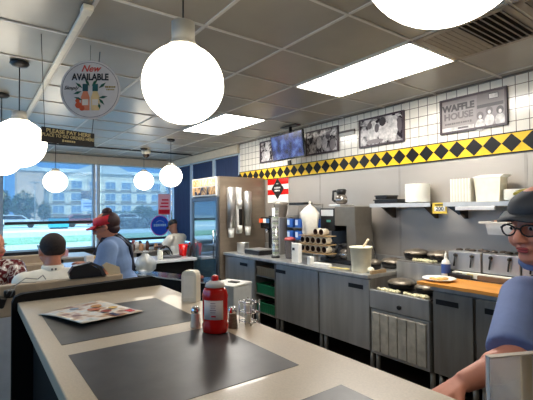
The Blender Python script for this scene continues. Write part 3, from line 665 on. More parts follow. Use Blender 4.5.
# hanging rack of pans
t = thing('pan_rack', 'wall rack with white edge holding steel topping pans, beside the cook cap', 'pan rack', (-1.36, YW, 1.385))
m_ = MB()
m_.b2(-0.23, 0.30, -0.41, -0.395, -0.012, 0.004, mat('rack_white', (220, 214, 200), 0.4), 0.003)
for xx in (-0.23, 0.03, 0.285): m_.b2(xx, xx + 0.015, -0.395, -0.003, -0.012, 0.003, STEELD)
m_.b2(-0.23, 0.30, -0.02, -0.003, -0.012, 0.06, STEELD); m_.build('frame', t)
for xx in (-0.095, 0.165):
    p_ = MB(); p_.prism([(xx - 0.105, -0.004), (xx + 0.105, -0.004), (xx + 0.085, -0.10), (xx - 0.085, -0.10)], 'y', -0.36, -0.06, mat('pan_steel', (210, 202, 188), 0.4, 0.5)); po = p_.build('pan', t)
    c_ = MB()
    for q in range(26): c_.ell((xx + random.uniform(-0.075, 0.075), random.uniform(-0.33, -0.09), 0.002), (0.04, 0.04, 0.012), mat('dark_topping', (40, 22, 20), 0.5) if q % 4 else mat('tan_topping', (150, 104, 70), 0.5), u=8, v=5)
    c_.build('topping', po)

# ------------------------------------------------------------------ worktop items
def obj_at(name, label, cat, loc, rotz=0, group=None): return thing(name, label, cat, loc, rotz, group)
W = 0.891
t = obj_at('steel_pot', 'small steel pot with greenish contents at the far end of the worktop', 'pot', (-4.86, 3.15, W))
m_ = MB(); m_.lathe([(0.085, 0), (0.088, 0.01), (0.088, 0.13), (0.092, 0.135), (0.085, 0.133), (0.082, 0.1), (0, 0.1)], mt=STEEL, closed=True); m_.build('body', t)
m_ = MB(); m_.lathe([(0.081, 0.1), (0.07, 0.115), (0.02, 0.12), (0.0, 0.12)], mt=mat('pot_food', (110, 118, 60), 0.7), closed=True); m_.build('contents', t)
t = obj_at('hot_plate', 'low black and steel warming plate between the pot and the cup tube', 'warmer', (-4.50, 3.18, W))
m_ = MB(); m_.b2(-0.17, 0.17, -0.13, 0.13, 0, 0.06, BLACK, 0.008); m_.build('base', t)
m_ = MB(); m_.b2(-0.16, 0.16, -0.12, 0.12, 0.06, 0.075, STEEL, 0.004); m_.build('top_plate', t)
t = obj_at('drink_dispenser', 'tall black dispenser with orange and blue label on its top', 'dispenser', (-4.60, 3.48, W))
m_ = MB(); m_.b2(-0.12, 0.12, -0.12, 0.14, 0.0, 0.05, BLACK, 0.01); m_.b2(-0.09, 0.09, 0.0, 0.14, 0.05, 0.52, BLACK, 0.01); m_.b2(-0.11, 0.11, -0.13, 0.14, 0.34, 0.50, BLACKG, 0.015); m_.build('body', t)
m_ = MB(); m_.b2(-0.13, -0.03, -0.137, -0.13, 0.42, 0.48, ORNG, 0.002); m_.b2(-0.03, 0.04, -0.137, -0.13, 0.42, 0.48, WHITE, 0.002); m_.b2(0.04, 0.11, -0.137, -0.13, 0.42, 0.48, mat('lbl_teal', (70, 110, 150), 0.4), 0.002); m_.build('label', t)
m_ = MB(); m_.lathe([(0.02, 0), (0.03, 0.03), (0.03, 0.06)], (-0.02, -0.07, 0.28), CHROME, 14); m_.build('spout', t)
t = obj_at('coffee_grinder', 'steel and glass coffee hopper beneath the red striped sign', 'coffee grinder', (-4.36, 3.46, W))
m_ = MB(); m_.b2(-0.10, 0.10, -0.11, 0.13, 0, 0.50, STEELD, 0.012); m_.b2(-0.085, 0.085, -0.118, -0.10, 0.12, 0.36, BLACK, 0.01); m_.build('body', t)
m_ = MB(); m_.lathe([(0.06, 0.50), (0.075, 0.54), (0.10, 0.66), (0.105, 0.70), (0.08, 0.71), (0.0, 0.715)], mt=mat('hopper', (150, 140, 128), 0.2, 0.5), closed=True); m_.build('hopper', t)
# red white striped sign
t = thing('striped_sign', 'red and white striped sign with a black diamond emblem on the steel wall', 'sign', (-4.72, YW - 0.002, 1.60))
m_ = MB(); m_.b2(-0.25, 0.25, -0.012, 0, 0, 0.36, WHITE); m_.build('board', t)
m_ = MB()
for z0, z1 in ((0.12, 0.20), (0.275, 0.36)): m_.b2(-0.251, 0.251, -0.0135, -0.011, z0, z1, RED)
m_.build('stripes', t)
m_ = MB(); m_.prism([(-0.145, 0.21), (0, 0.055), (0.145, 0.21), (0, 0.365)], 'y', -0.019, -0.0135, BLACK); m_.build('diamond_emblem', t)
marks((0, -0.0195, 0.225), 0.15, 0.03, (1, 0, 0), WHITE, t, 5); marks((0, -0.0195, 0.182), 0.13, 0.026, (1, 0, 0), WHITE, t, 4); marks((0, -0.0195, 0.285), 0.05, 0.016, (1, 0, 0), WHITE, t, 3)
# cup tube
t = obj_at('cup_tube', 'tall clear tube of small lids and creamers, front of the worktop', 'dispenser', (-4.0, 3.08, W))
m_ = MB(); m_.lathe([(0.055, 0), (0.055, 0.02), (0.045, 0.03)], mt=BLACK); m_.build('base', t)
m_ = MB()
for q in range(24): m_.lathe([(0.036, 0), (0.040, 0.018), (0.036, 0.022)], (0, 0, 0.03 + q * 0.0245), mat('lid_%d' % (q % 3), ((196, 196, 176), (150, 164, 120), (112, 112, 104))[q % 3], 0.5), 16)
m_.build('lid_stack', t)
m_ = MB(); m_.lathe([(0.044, 0.03), (0.044, 0.63), (0.0, 0.632)], mt=CLEAR, closed=True); m_.build('tube', t)
# packet rack
t = obj_at('packet_rack', 'wire rack of blue and white packet boxes behind the white bag', 'rack', (-3.98, 3.56, W))
m_ = MB()
for xx in (-0.24, 0.24):
    for yy in (-0.09, 0.09): m_.cone((xx, yy, 0), (xx, yy, 0.68), 0.006, 0.006, STEELD, 8)
for zz in (0.20, 0.36, 0.52, 0.66): m_.b2(-0.25, 0.25, -0.10, 0.10, zz, zz + 0.008, STEELD)
m_.build('frame', t)
m_ = MB(); m_.b2(-0.20, 0.10, -0.11, 0.05, 0.668, 0.70, BLACK, 0.006); m_.build('top_tray', t)
for zz in (0.21, 0.37):
    for xx in (-0.17, 0.0, 0.17):
        ttt = thing('packet_box', {(0.21, -0.17): 'blue packet box on the lower rack shelf, left', (0.21, 0.0): 'blue packet box on the lower rack shelf, middle', (0.21, 0.17): 'blue packet box on the lower rack shelf, behind the bag', (0.37, -0.17): 'blue packet box on the upper rack shelf, left', (0.37, 0.0): 'blue packet box on the upper rack shelf, middle', (0.37, 0.17): 'blue packet box on the upper rack shelf, behind the bag'}[(zz, xx)], 'box', (-3.98 + xx, 3.56, W + zz), group='packet boxes on the wire rack')
        m_ = MB(); m_.b2(-0.059, 0.059, -0.12, 0.07, 0, 0.115, mat('packet_blue', (36, 84, 160), 0.4), 0.004); m_.build('carton', ttt)
        m_ = MB(); m_.b2(-0.055, -0.005, -0.122, -0.12, 0.03, 0.10, mat('packet_white', (186, 200, 220), 0.4)); m_.build('label', ttt)
# pitcher
t = obj_at('pitcher', 'clear plastic pitcher with a red lid on the worktop', 'pitcher', (-3.86, 3.20, W))
m_ = MB(); m_.lathe([(0.05, 0), (0.056, 0.01), (0.068, 0.22), (0.068, 0.225)], mt=mat('pitcher_body', (128, 120, 118), 0.2, alpha=0.75)); m_.build('body', t)
m_ = MB(); m_.lathe([(0.072, 0.222), (0.072, 0.245), (0.05, 0.26), (0.02, 0.265)], mt=mat('pitcher_lid', (206, 92, 92), 0.4)); m_.build('lid', t)
m_ = MB(); m_.tube([(0.064, -0.02, 0.20), (0.105, -0.03, 0.19), (0.11, -0.03, 0.12), (0.062, -0.02, 0.07)], 0.009, mat('pitcher_handle', (210, 190, 186), 0.4)); m_.build('handle', t)
# napkin dispenser on worktop
t = obj_at('napkin_dispenser', 'white box dispenser with a black slot, below the plastic bag', 'dispenser', (-3.50, 3.0, W))
m_ = MB(); m_.b2(-0.06, 0.06, -0.03, 0.03, 0, 0.22, WHITE, 0.01); m_.build('body', t)
m_ = MB(); m_.b2(-0.04, 0.0, -0.033, -0.028, 0.14, 0.17, BLACK); m_.build('slot', t)
# mug rack
t = obj_at('mug_rack', 'tiered rack for brown and white mugs, beneath the white bag', 'rack', (-3.31, 3.14, W))
m_ = MB(); m_.lathe([(0.10, 0), (0.10, 0.012), (0.015, 0.02), (0.015, 0.31)], mt=STEEL, seg=24)
for zz in (0.12, 0.215, 0.31): m_.box((0, 0, zz), (0.44, 0.17, 0.008), mat('rack_tan', (170, 140, 96), 0.5))
m_.build('stand', t)
MUGB = mat('mug_cream', (226, 214, 190), 0.3); MUGI = mat('mug_brown', (74, 48, 38), 0.4)
def mug():
    t = thing('coffee_mug', 'cream coffee mug with brown inside lying in the tiered mug rack', 'mug', (0, 0, 0), group='mugs in the tiered rack')
    m_ = MB(); m_.M = Matrix.Rotation(R(90), 4, 'X'); m_.lathe([(0.0, -0.05), (0.03, -0.05), (0.037, -0.03), (0.037, 0.045), (0.033, 0.045)], mt=MUGB, seg=18, closed=True); m_.build('cup', t)
    m_ = MB(); m_.M = Matrix.Rotation(R(90), 4, 'X'); m_.lathe([(0.033, 0.045), (0.030, 0.0), (0.02, -0.035), (0.0, -0.035)], mt=MUGI, seg=18, closed=True); m_.build('inside', t)
    m_ = MB(); m_.tube([(0.03, 0.02, 0.015), (0.045, 0.01, 0.03), (0.045, -0.02, 0.03), (0.03, -0.03, 0.015)], 0.005, MUGB, 8); m_.build('handle', t)
    return t
mg = mug(); first = True
for zz in (0.124, 0.219, 0.314):
    for q in range(5 if zz < 0.3 else 2):
        o = mg if first else copy_tree(mg); first = False
        o.location = (-3.31 - 0.175 + q * 0.088 + (0.22 if zz > 0.3 else 0), 3.12, W + zz + 0.043)
# white plastic bag, cone shaped
m_ = MB()
prof = [(0.07, 0), (0.085, 0.02), (0.100, 0.15), (0.110, 0.25), (0.062, 0.305), (0.014, 0.345), (0.009, 0.355), (0.016, 0.372), (0.003, 0.39)]
m_.lathe(prof, mt=mat('bag_film', (236, 230, 216), 0.45, var=0.05, scale=30, bump=1.0), seg=22, sx=0.92)
for v in m_.bm.verts:
    a = math.atan2(v.co.y, v.co.x); k = 1 + 0.14 * math.sin(4 * a + v.co.z * 9) + 0.08 * math.sin(9 * a - v.co.z * 21); v.co.x *= k; v.co.y *= k
o = m_.build('plastic_bag', loc=(-3.415, 3.135, W + 0.316)); tag(o, 'white knotted plastic bag with a peaked top, standing on the mug rack', 'bag')
# coffee maker
t = obj_at('coffee_maker', 'large grey and black coffee maker with a pot recess on the worktop', 'coffee maker', (-3.08, 3.45, W))
CMG = mat('coffee_grey', (112, 106, 96), 0.45, 0.4)
m_ = MB()
m_.b2(-0.10, 0.20, -0.16, 0.12, 0.42, 0.635, CMG, 0.008); m_.prism([(0.08, 0.05), (0.225, 0.05), (0.20, 0.43), (0.08, 0.43)], 'y', -0.16, 0.12, CMG); m_.b2(-0.33, 0.10, 0.02, 0.115, 0.0, 0.425, BLACK, 0.006); m_.b2(-0.33, 0.23, -0.17, 0.12, 0, 0.05, BLACK, 0.008); m_.build('body', t)
m_ = MB(); m_.b2(-0.33, -0.10, -0.16, 0.115, 0.36, 0.62, BLACK, 0.008); m_.build('brew_head', t)
m_ = MB(); m_.b2(-0.31, -0.12, -0.164, -0.158, 0.53, 0.60, mat('panel_pale', (206, 210, 212), 0.4)); m_.b2(-0.22, -0.16, -0.165, -0.159, 0.46, 0.485, mat('green_led', (90, 160, 150), 0.4)); m_.build('control_panel', t)
m_ = MB(); m_.b2(-0.20, -0.02, -0.15, 0.08, 0.637, 0.66, STEEL, 0.004); m_.build('warmer_plate', t)
m_ = MB(); m_.tube([(0.21, 0.1, 0.25), (0.27, 0.08, 0.14), (0.32, 0.06, 0.02)], 0.006, BLACK, 8); m_.build('power_cord', t)
def coffee_pot(x, y, z, label):
    t = thing('coffee_pot', label, 'coffee pot', (x, y, z))
    m_ = MB(); m_.lathe([(0.045, 0), (0.066, 0.02), (0.072, 0.05), (0.062, 0.085), (0.042, 0.115)], mt=mat('pot_glass', (120, 112, 104), 0.08, 0.4, 0.3, 12)); m_.build('carafe', t)
    m_ = MB(); m_.lathe([(0.045, 0.113), (0.052, 0.125), (0.060, 0.160), (0.045, 0.172), (0.0, 0.172)], mt=BLACK, closed=True); m_.build('lid', t)
    m_ = MB(); m_.tube([(-0.045, -0.02, 0.155), (-0.085, -0.04, 0.15), (-0.09, -0.045, 0.05), (-0.065, -0.03, 0.03)], 0.013, BLACK, 10); m_.build('handle', t)
    m_ = MB(); m_.lathe([(0.0725, 0.045), (0.074, 0.05), (0.070, 0.062)], mt=CHROME, closed=True); m_.build('band', t)
    return t
coffee_pot(-3.165, 3.39, W + 0.662, 'glass coffee pot sitting on top of the coffee maker')
coffee_pot(-3.09, 3.365, W + 0.052, 'glass coffee pot on the lower burner of the coffee maker')
coffee_pot(-3.29, 3.34, W + 0.052, 'glass coffee pot beside another at the coffee maker foot, left')
tag(MB().b2(-3.20, -2.98, 2.97, 3.04, W, W + 0.035, WHITE, 0.004).build('carton'), 'flat white carton lying before the coffee maker', 'box')
tag(MB().b2(-3.29, -3.24, 2.97, 3.03, W, W + 0.09, WHITE, 0.006).build('paper_cup'), 'small white container standing left of the flat carton', 'container')
t = obj_at('wooden_spoon', 'pale yellow spoon lying on the worktop before the bucket', 'spoon', (-2.84, 3.0, W + 0.005), R(10))
m_ = MB(); m_.cone((-0.11, 0, 0.004), (0.05, 0, 0.004), 0.006, 0.006, mat('spoon_yellow', (222, 206, 132), 0.5), 8); m_.build('handle', t)
m_ = MB(); m_.ell((0.08, 0, 0.006), (0.04, 0.022, 0.008), MATS['spoon_yellow']); m_.build('bowl', t)
# bucket with ladle
t = obj_at('batter_bucket', 'cream plastic bucket on the worktop edge', 'bucket', (-2.60, 3.05, W))
m_ = MB(); m_.lathe([(0.086, 0), (0.09, 0.006), (0.103, 0.225), (0.112, 0.228), (0.112, 0.242), (0.100, 0.242), (0.092, 0.06), (0, 0.06)], mt=mat('bucket_cream', (236, 228, 200), 0.45), seg=36, closed=True); m_.build('pail', t)
m_ = MB(); m_.lathe([(0.094, 0.15), (0.05, 0.155), (0, 0.155)], mt=mat('batter', (224, 206, 150), 0.5), closed=True); m_.build('batter', t)
t = obj_at('ladle', 'wooden ladle handle leaning out of the cream bucket', 'ladle', (-2.60, 3.05, W + 0.180))
m_ = MB(); m_.cone((-0.02, 0.0, 0.0), (0.085, 0.01, 0.135), 0.009, 0.011, mat('ladle_wood', (224, 206, 168), 0.6), 10); m_.build('handle', t)
m_ = MB(); m_.ell((-0.03, 0, -0.005), (0.03, 0.03, 0.015), STEEL); m_.build('bowl', t)
tag(MB().ell((0, 0, 0.03), (0.035, 0.03, 0.03), MATS['paper_cream']).build('folded_towel', loc=(-2.475, 3.04, W)), 'small crumpled pale towel right of the cream bucket', 'towel')
tag(MB().b2(-2.44, -2.42, 2.98, 3.2, W, W + 0.03, mat('tan_wood', (180, 150, 110), 0.6)).build('wooden_strip'), 'thin wooden strip at the worktop end by the range', 'board')

# ------------------------------------------------------------------ cooler with cup dispensers
t = thing('drinks_cooler', 'tall steel cooler with a glass door and lit food sign', 'cooler', (-5.475, 2.88, 0))
m_ = MB(); x0, x1 = -0.43, 0.415
m_.b2(x1 - 0.03, x1, 0.0, 0.81, 0.1, 1.99, mat('cooler_side', (146, 132, 116), 0.38, 0.6, 0.08, 4, stretch=(1, 1, 6))); m_.b2(x0, x0 + 0.03, 0, 0.81, 0.1, 1.99, STEELD)
m_.b2(x0 + 0.03, x1 - 0.031, 0.78, 0.81, 0.1, 1.989, STEELD); m_.b2(x0 + 0.03, x1 - 0.031, 0.0, 0.78, 1.70, 1.989, STEELD); m_.b2(x0 + 0.03, x1 - 0.031, 0, 0.78, 0.1, 0.2, STEELD); m_.b2(x0 + 0.04, x1 - 0.04, 0.04, 0.77, 0, 0.1, BLACK)
m_.build('body', t)
for zz in (0.55, 0.9, 1.25, 1.5): s_ = MB(); s_.b2(x0 + 0.03, x1 - 0.03, 0.08, 0.75, zz, zz + 0.01, WHITE); s_.build('shelf', t)
d = MB(); f = 0.06
d.b2(x0, x0 + f, -0.035, -0.003, 0.2, 1.69, mat('door_steel', (110, 116, 124), 0.3, 0.8), 0.004); d.b2(x1 - f, x1, -0.035, -0.003, 0.2, 1.69, MATS['door_steel'], 0.004)
d.b2(x0 + f, x1 - f, -0.035, -0.003, 1.63, 1.69, MATS['door_steel']); d.b2(x0 + f, x1 - f, -0.035, -0.003, 0.2, 0.26, MATS['door_steel']); do = d.build('door', t)
g_ = MB(); g_.b2(x0 + f, x1 - f, -0.022, -0.016, 0.26, 1.63, sheet_mat('cooler_glass', (120, 160, 180), 0.40, 0.03, 0.35)); g_.build('door_glass', do)
g_ = MB(); g_.cone((x1 - 0.075, -0.06, 0.8), (x1 - 0.075, -0.06, 1.2), 0.01, 0.01, CHROME, 12); g_.box((x1 - 0.075, -0.045, 0.82), (0.02, 0.035, 0.02), CHROME); g_.box((x1 - 0.075, -0.045, 1.18), (0.02, 0.035, 0.02), CHROME); g_.build('door_handle', do)
m_ = MB(); m_.b2(x0, x1 - 0.06, -0.02, -0.002, 1.715, 1.99, WHITE); mo = m_.build('sign_panel', t)
m_ = MB(); m_.b2(x0 + 0.02, x1 - 0.08, -0.023, -0.02, 1.865, 1.975, photo_mat('food_photo_waffle', (222, 150, 60), (246, 216, 150), 14), 0.0); m_.b2(x0 + 0.02, x1 - 0.08, -0.023, -0.02, 1.73, 1.85, photo_mat('food_photo_hash', (52, 36, 28), (226, 176, 110), 8), 0.0); m_.build('food_print', mo)
# cooler contents
for i, (xx, zz, c) in enumerate(((-0.28, 0.91, (196, 60, 50)), (-0.12, 0.91, (210, 200, 190)), (0.04, 0.91, (60, 110, 70)), (0.2, 0.91, (226, 190, 90)), (-0.28, 1.26, (210, 210, 200)), (-0.1, 1.26, (90, 120, 70)), (0.08, 1.26, (220, 160, 90)), (0.22, 1.26, (200, 205, 210)))):
    m_ = MB(); m_.lathe([(0.04, 0), (0.042, 0.01), (0.042, 0.14), (0.016, 0.18), (0.016, 0.21)], mt=mat('drink%d' % i, c, 0.4), seg=16)
    tag(m_.build('drink_bottle', loc=(-5.475 + xx, 3.13, zz + 0.002)), ('red', 'white', 'green', 'yellow', 'pale', 'olive', 'orange', 'silver')[i] + ' drink bottle inside the glass door cooler on its ' + ('middle' if i < 4 else 'upper') + ' shelf', 'bottle', 'bottles in the cooler')
for (yy, z0, z1, lb, rr) in ((3.035, 1.10, 1.82, 'steel cup dispenser tube on the cooler side, nearest the glass door', 0.060), (3.19, 1.15, 1.83, 'white lid dispenser with black opening between two steel cup tubes', 0.04), (3.325, 1.12, 1.77, 'steel cup dispenser tube on the cooler side, nearest the wall', 0.060)):
    t = thing('cup_dispenser', lb, 'cup dispenser', (-5.055 + rr, yy, z0))
    if rr > 0.045:
        m_ = MB(); m_.lathe([(rr, 0.14), (rr, z1 - z0), (rr * 0.6, z1 - z0 + 0.01)], mt=mat('tube_steel', (176, 174, 170), 0.35, 0.75), seg=22); m_.build('tube', t)
        m_ = MB(); m_.lathe([(0.036, 0.0), (0.050, 0.14)], mt=WHITE, seg=20); m_.build('paper_cup', t)
    else:
        m_ = MB(); m_.b2(-rr, rr * 0.2, -rr, rr, 0.0, z1 - z0, mat('lid_holder', (225, 225, 222), 0.4), 0.004); m_.build('holder', t)
        m_ = MB(); m_.b2(rr * 0.1, rr * 0.35, -rr * 0.3, rr * 1.02, 0.12, 0.36, BLACK); m_.build('opening', t)
        for zz in (0.40, 0.03):
            m_ = MB(); m_.lathe([(rr, 0), (rr, 0.09)], (0.01, 0, zz), WHITE, 18); m_.build('lid_stack', t)

# ------------------------------------------------------------------ far service counter and its things
mb = MB(); mb.b2(-6.32, -5.66, 0.9, 2.82, 0.725, 0.765, mat('pale_counter', (206, 208, 210), 0.25, coat=0.3), 0.006); o = mb.build('countertop')
t = thing('far_counter', 'pale low counter running in front of the glass door cooler', 'counter', (0, 0, 0)); o.parent = t
m_ = MB(); m_.b2(-6.24, -5.74, 0.95, 2.80, 0, 0.725, BLACKM); m_.build('base', t)
def at_px(n): pass
C2 = 0.766
t = thing('milk_jug', 'small white pitcher standing at the edge of the far pale counter', 'pitcher', (-5.80, 2.28, C2))
m_ = MB(); m_.lathe([(0.035, 0), (0.042, 0.02), (0.042, 0.10), (0.034, 0.13), (0.038, 0.14)], mt=WHITEW); m_.build('body', t)
m_ = MB(); m_.tube([(0.04, 0, 0.11), (0.07, 0, 0.1), (0.07, 0, 0.05), (0.04, 0, 0.04)], 0.006, WHITEW, 8); m_.build('handle', t)
t = thing('tumbler', 'red plastic tumbler on the far pale counter', 'cup', (-5.98, 2.73, C2))
m_ = MB(); m_.lathe([(0.05, 0), (0.055, 0.01), (0.075, 0.19), (0.072, 0.19), (0.05, 0.02), (0, 0.02)], mt=RED, closed=True); m_.build('cup', t)
t = thing('hot_sauce_bottle', 'slim dark bottle beside the red tumbler', 'bottle', (-5.86, 2.79, C2))
m_ = MB(); m_.lathe([(0.026, 0), (0.028, 0.01), (0.028, 0.14), (0.012, 0.17), (0.011, 0.20)], mt=mat('dark_brown', (40, 22, 20), 0.3)); m_.build('body', t)
m_ = MB(); m_.lathe([(0.013, 0.20), (0.013, 0.225)], mt=RED, seg=14); m_.build('cap', t)
t = thing('serving_tray', 'dark oval tray on the far pale counter', 'tray', (-5.95, 2.52, C2))
m_ = MB(); m_.lathe([(0.10, 0), (0.13, 0.012), (0.128, 0.016), (0.09, 0.006), (0, 0.006)], mt=mat('tray_grey', (74, 76, 84), 0.3), sy=1.3, closed=True); m_.build('tray', t)
t = thing('bentwood_chair', 'black bentwood chair back rising behind the far pale counter', 'chair', (-6.62, 2.62, 0), R(180))
m_ = MB(); m_.lathe([(0.19, 0.44), (0.2, 0.45), (0.2, 0.47), (0.19, 0.48)], mt=BLACK); m_.build('seat', t)
m_ = MB(); m_.tube([(-0.17, -0.17 * math.cos(R(a)), 0.48 + 0.42 * math.sin(R(a))) for a in range(0, 181, 12)], 0.012, BLACK); m_.tube([(-0.17, -0.10 * math.cos(R(a)), 0.48 + 0.33 * math.sin(R(a))) for a in range(0, 181, 15)], 0.009, BLACK); m_.build('backrest', t)
for sx in (-1, 1):
    for sy in (-1, 1): m_ = MB(); m_.cone((sx * 0.13, sy * 0.13, 0.45), (sx * 0.17, sy * 0.17, 0), 0.014, 0.01, BLACK, 10); m_.build('leg', t)
# window tables with crockery
def cafe_table(x, y, label, sx=0.7, sy=0.9):
    t = thing('diner_table', label, 'table', (x, y, 0))
    m_ = MB(); m_.box((0, 0, 0.745), (sx, sy, 0.03), mat('table_top', (170, 160, 150), 0.3), bev=0.006); m_.build('tabletop', t)
    m_ = MB(); m_.cone((0, 0, 0.02), (0, 0, 0.73), 0.04, 0.04, BLACK); m_.build('pedestal', t)
    m_ = MB(); m_.lathe([(0.24, 0), (0.24, 0.01), (0.05, 0.03)], mt=BLACK); m_.build('foot', t)
cafe_table(-7.56, 2.55, 'diner table crowded with dishes by the right part of the window wall', 0.72, 1.1)
cafe_table(-7.45, 1.2, 'diner table by the window wall behind the seated man', 0.8, 0.9)
rnd = random.Random(3)
plate0 = None; cup0 = None
spots = [(-7.25, 2.1), (-7.5, 2.25), (-7.2, 2.42), (-7.55, 2.55), (-7.3, 2.72), (-7.6, 2.9), (-7.6, 2.1)]
for i, (x, y) in enumerate(spots):
    if plate0 is None:
        m_ = MB(); m_.lathe([(0.06, 0), (0.07, 0.003), (0.10, 0.014), (0.10, 0.017), (0.06, 0.005), (0, 0.005)], mt=FOAM, seg=24, closed=True); plate0 = m_.build('dinner_plate'); o = plate0
        tag(o, 'small white plate on the crowded window table', 'plate', 'plates on the crowded window table')
    else: o = plate0.copy(); col.objects.link(o)
    o.location = (x - 0.1, y, 0.761)
cc = [((90, 56, 40), 'brown'), ((236, 230, 220), 'white'), ((40, 34, 36), 'black'), ((200, 150, 110), 'tan'), ((226, 220, 214), 'pale'), ((150, 60, 50), 'red')]
for i in range(16):
    c, nm = cc[i % 6]
    m_ = MB(); h_ = rnd.uniform(0.08, 0.2); r_ = rnd.uniform(0.03, 0.05)
    m_.lathe([(r_ * 0.8, 0), (r_, h_ * 0.3), (r_, h_ * 0.8), (r_ * 0.5, h_)], mt=mat('crock_' + nm, c, 0.35), seg=16)
    x = (-7.28, -7.48, -7.72)[i % 3]; y = 2.05 + (i // 3) * 0.145 + rnd.uniform(-0.02, 0.02)
    o = m_.build('condiment_jar', loc=(x, y, 0.781 if True else 0)); o.location.z = 0.761
    tag(o, nm + ' jar or cup among the dishes on the crowded window table', 'jar', 'jars on the crowded window table')
tag(MB().b2(-5.96, -5.84, 1.25, 1.62, C2, C2 + 0.12, mat('tray_stack', (190, 180, 172), 0.5), 0.01).build('napkin_stack'), 'pale stack of napkins on the far counter behind the waitress', 'napkins')

# ------------------------------------------------------------------ booths
BENCHC = mat('booth_beige', (176, 156, 132), 0.5); BENCHG = mat('booth_grey', (186, 190, 196), 0.55); VINYL = mat('booth_vinyl', (120, 60, 44), 0.4)
def booth(x, y0, y1, facing, z, label):
    t = thing('booth_bench', label, 'booth', (x, (y0 + y1) / 2, 0), 0 if facing < 0 else PI); hw = (y1 - y0) / 2
    m_ = MB(); m_.b2(-0.03, 0.03, -hw, hw, 0, z - 0.2, BENCHG); m_.b2(-0.032, 0.032, -hw, hw, z - 0.2, z, BENCHC, 0.01); m_.build('back_panel', t)
    m_ = MB(); m_.b2(-0.10, -0.032, -hw, hw, 0.42, z - 0.08, BENCHC, 0.02); m_.build('backrest', t)
    m_ = MB(); m_.b2(-0.55, -0.10, -hw, hw, 0.345, 0.43, VINYL, 0.03); m_.build('seat', t)
    m_ = MB(); m_.b2(-0.50, -0.10, -hw + 0.02, hw - 0.02, 0, 0.345, BENCHG); m_.build('base', t)
booth(-3.04, -0.75, 0.90, -1, 1.035, 'beige topped booth bench with its back to the front counter')
booth(-4.80, -0.75, 0.62, 1, 1.05, 'beige booth bench behind the man in the floral shirt')
booth(-5.00, -0.75, 0.62, -1, 1.02, 'beige booth bench back to back with the floral shirted man bench')
t = thing('diner_table', 'booth table between the two benches with the seated men', 'table', (-3.89, -0.06, 0))
m_ = MB(); m_.box((0, 0, 0.745), (0.34, 1.15, 0.03), LAM, bev=0.008); m_.build('tabletop', t)
m_ = MB(); m_.cone((0, -0.3, 0.02), (0, -0.3, 0.73), 0.04, 0.04, BLACK); m_.build('pedestal', t)
m_ = MB(); m_.box((0, -0.3, 0.01), (0.20, 0.4, 0.02), BLACK); m_.build('foot', t)
t = thing('menu_stand', 'folded white menus standing on the sill table behind the seated men', 'menu', (-7.4, 0.95, 0.761), R(20))
for a, yy in ((16, -0.05), (-16, 0.05), (10, 0.14)):
    m_ = MB(); m_.box((0, yy, 0.10), (0.16, 0.006, 0.20), WHITE, Euler((R(a), 0, 0))); m_.build('menu_leaf', t)
tag(MB().b2(-7.55, -7.35, 1.12, 1.30, 0.761, 0.86, mat('pink_box', (214, 160, 170), 0.5), 0.006).build('sugar_caddy'), 'pinkish caddy on the window table right of the seated man', 'caddy')
t = thing('napkin_holder', 'pale napkin holder on the window table, left of the pink caddy', 'napkin holder', (-7.45, 1.02 + 0.01, 0.761 ))
t.location.x = -7.62
m_ = MB(); m_.b2(-0.05, 0.05, -0.03, 0.03, 0, 0.12, STEEL, 0.006); m_.build('case', t)
m_ = MB(); m_.b2(-0.04, 0.04, -0.012, 0.012, 0.10, 0.15, WHITE); m_.build('napkins', t)

# black service cabinet with steel trim, bag, light bin
dirv = Vector((0.933, 0.36, 0)); ang = math.atan2(0.36, 0.933)
t = thing('service_cabinet', 'low black cabinet with a thin steel edge behind the counter end', 'cabinet', (-4.18, 1.92, 0), ang)
m_ = MB(); m_.b2(-0.86, 0.42, -0.13, 0.14, 0, 0.742, BLACKM); m_.build('body', t)
m_ = MB(); m_.b2(-0.86, 0.42, -0.137, -0.13, 0.738, 0.750, STEEL); m_.b2(-0.86, 0.42, -0.13, 0.14, 0.742, 0.747, BLACKG); m_.build('edge_trim', t)
o = MB().lathe([(0.03, 0), (0.07, 0.01), (0.06, 0.03), (0.02, 0.04)], mt=mat('reddish_food', (130, 66, 48), 0.6), sx=1.4).build('bread_roll', loc=(-4.02, 2.0, 0.748)); tag(o, 'small reddish brown roll on the low black cabinet', 'bread')
t = thing('steel_bin', 'light grey steel bin with flat lid standing behind the ketchup', 'bin', (-3.53, 2.16, 0), ang * 0.95)
BING = mat('bin_grey', (182, 182, 178), 0.45, 0.15)
m_ = MB(); m_.b2(-0.18, 0.13, -0.15, 0.15, 0.0, 0.735, BING, 0.006); m_.build('body', t)
m_ = MB(); m_.b2(-0.185, 0.135, -0.155, 0.155, 0.737, 0.755, mat('bin_lid', (206, 206, 200), 0.4), 0.004); m_.b2(-0.05, 0.06, -0.02, 0.05, 0.755, 0.765, BLACK, 0.003); m_.build('lid', t)
m_ = MB()
m_.lathe([(0.05, 0), (0.075, 0.03), (0.08, 0.09), (0.06, 0.14), (0.025, 0.17), (0.02, 0.185), (0.035, 0.20)], mt=sheet_mat('thin_bag', (240, 242, 236), 0.68, 0.2, 0.12), seg=20)
for v in m_.bm.verts:
    a = math.atan2(v.co.y, v.co.x); k = 1.05 + 0.16 * math.sin(5 * a + v.co.z * 25) + 0.1 * math.sin(11 * a); v.co.x *= k; v.co.y *= k
t = thing('plastic_bag', 'translucent plastic bag of white items behind the counter end, right of the waitress', 'bag', (-4.80, 1.70, 0.749))
t.scale = (1.3, 1.3, 1.3)
m_.build('film', t)
m_ = MB()
for q in range(14): m_.box((random.uniform(-0.035, 0.035), random.uniform(-0.03, 0.03), 0.03 + 0.008 * q), (0.05, 0.04, 0.012), (WHITE, mat('olive_bits', (130, 130, 96), 0.6), GREY)[q % 3], Euler((0.3 * q, 0.2, q)))
m_.build('contents', t)
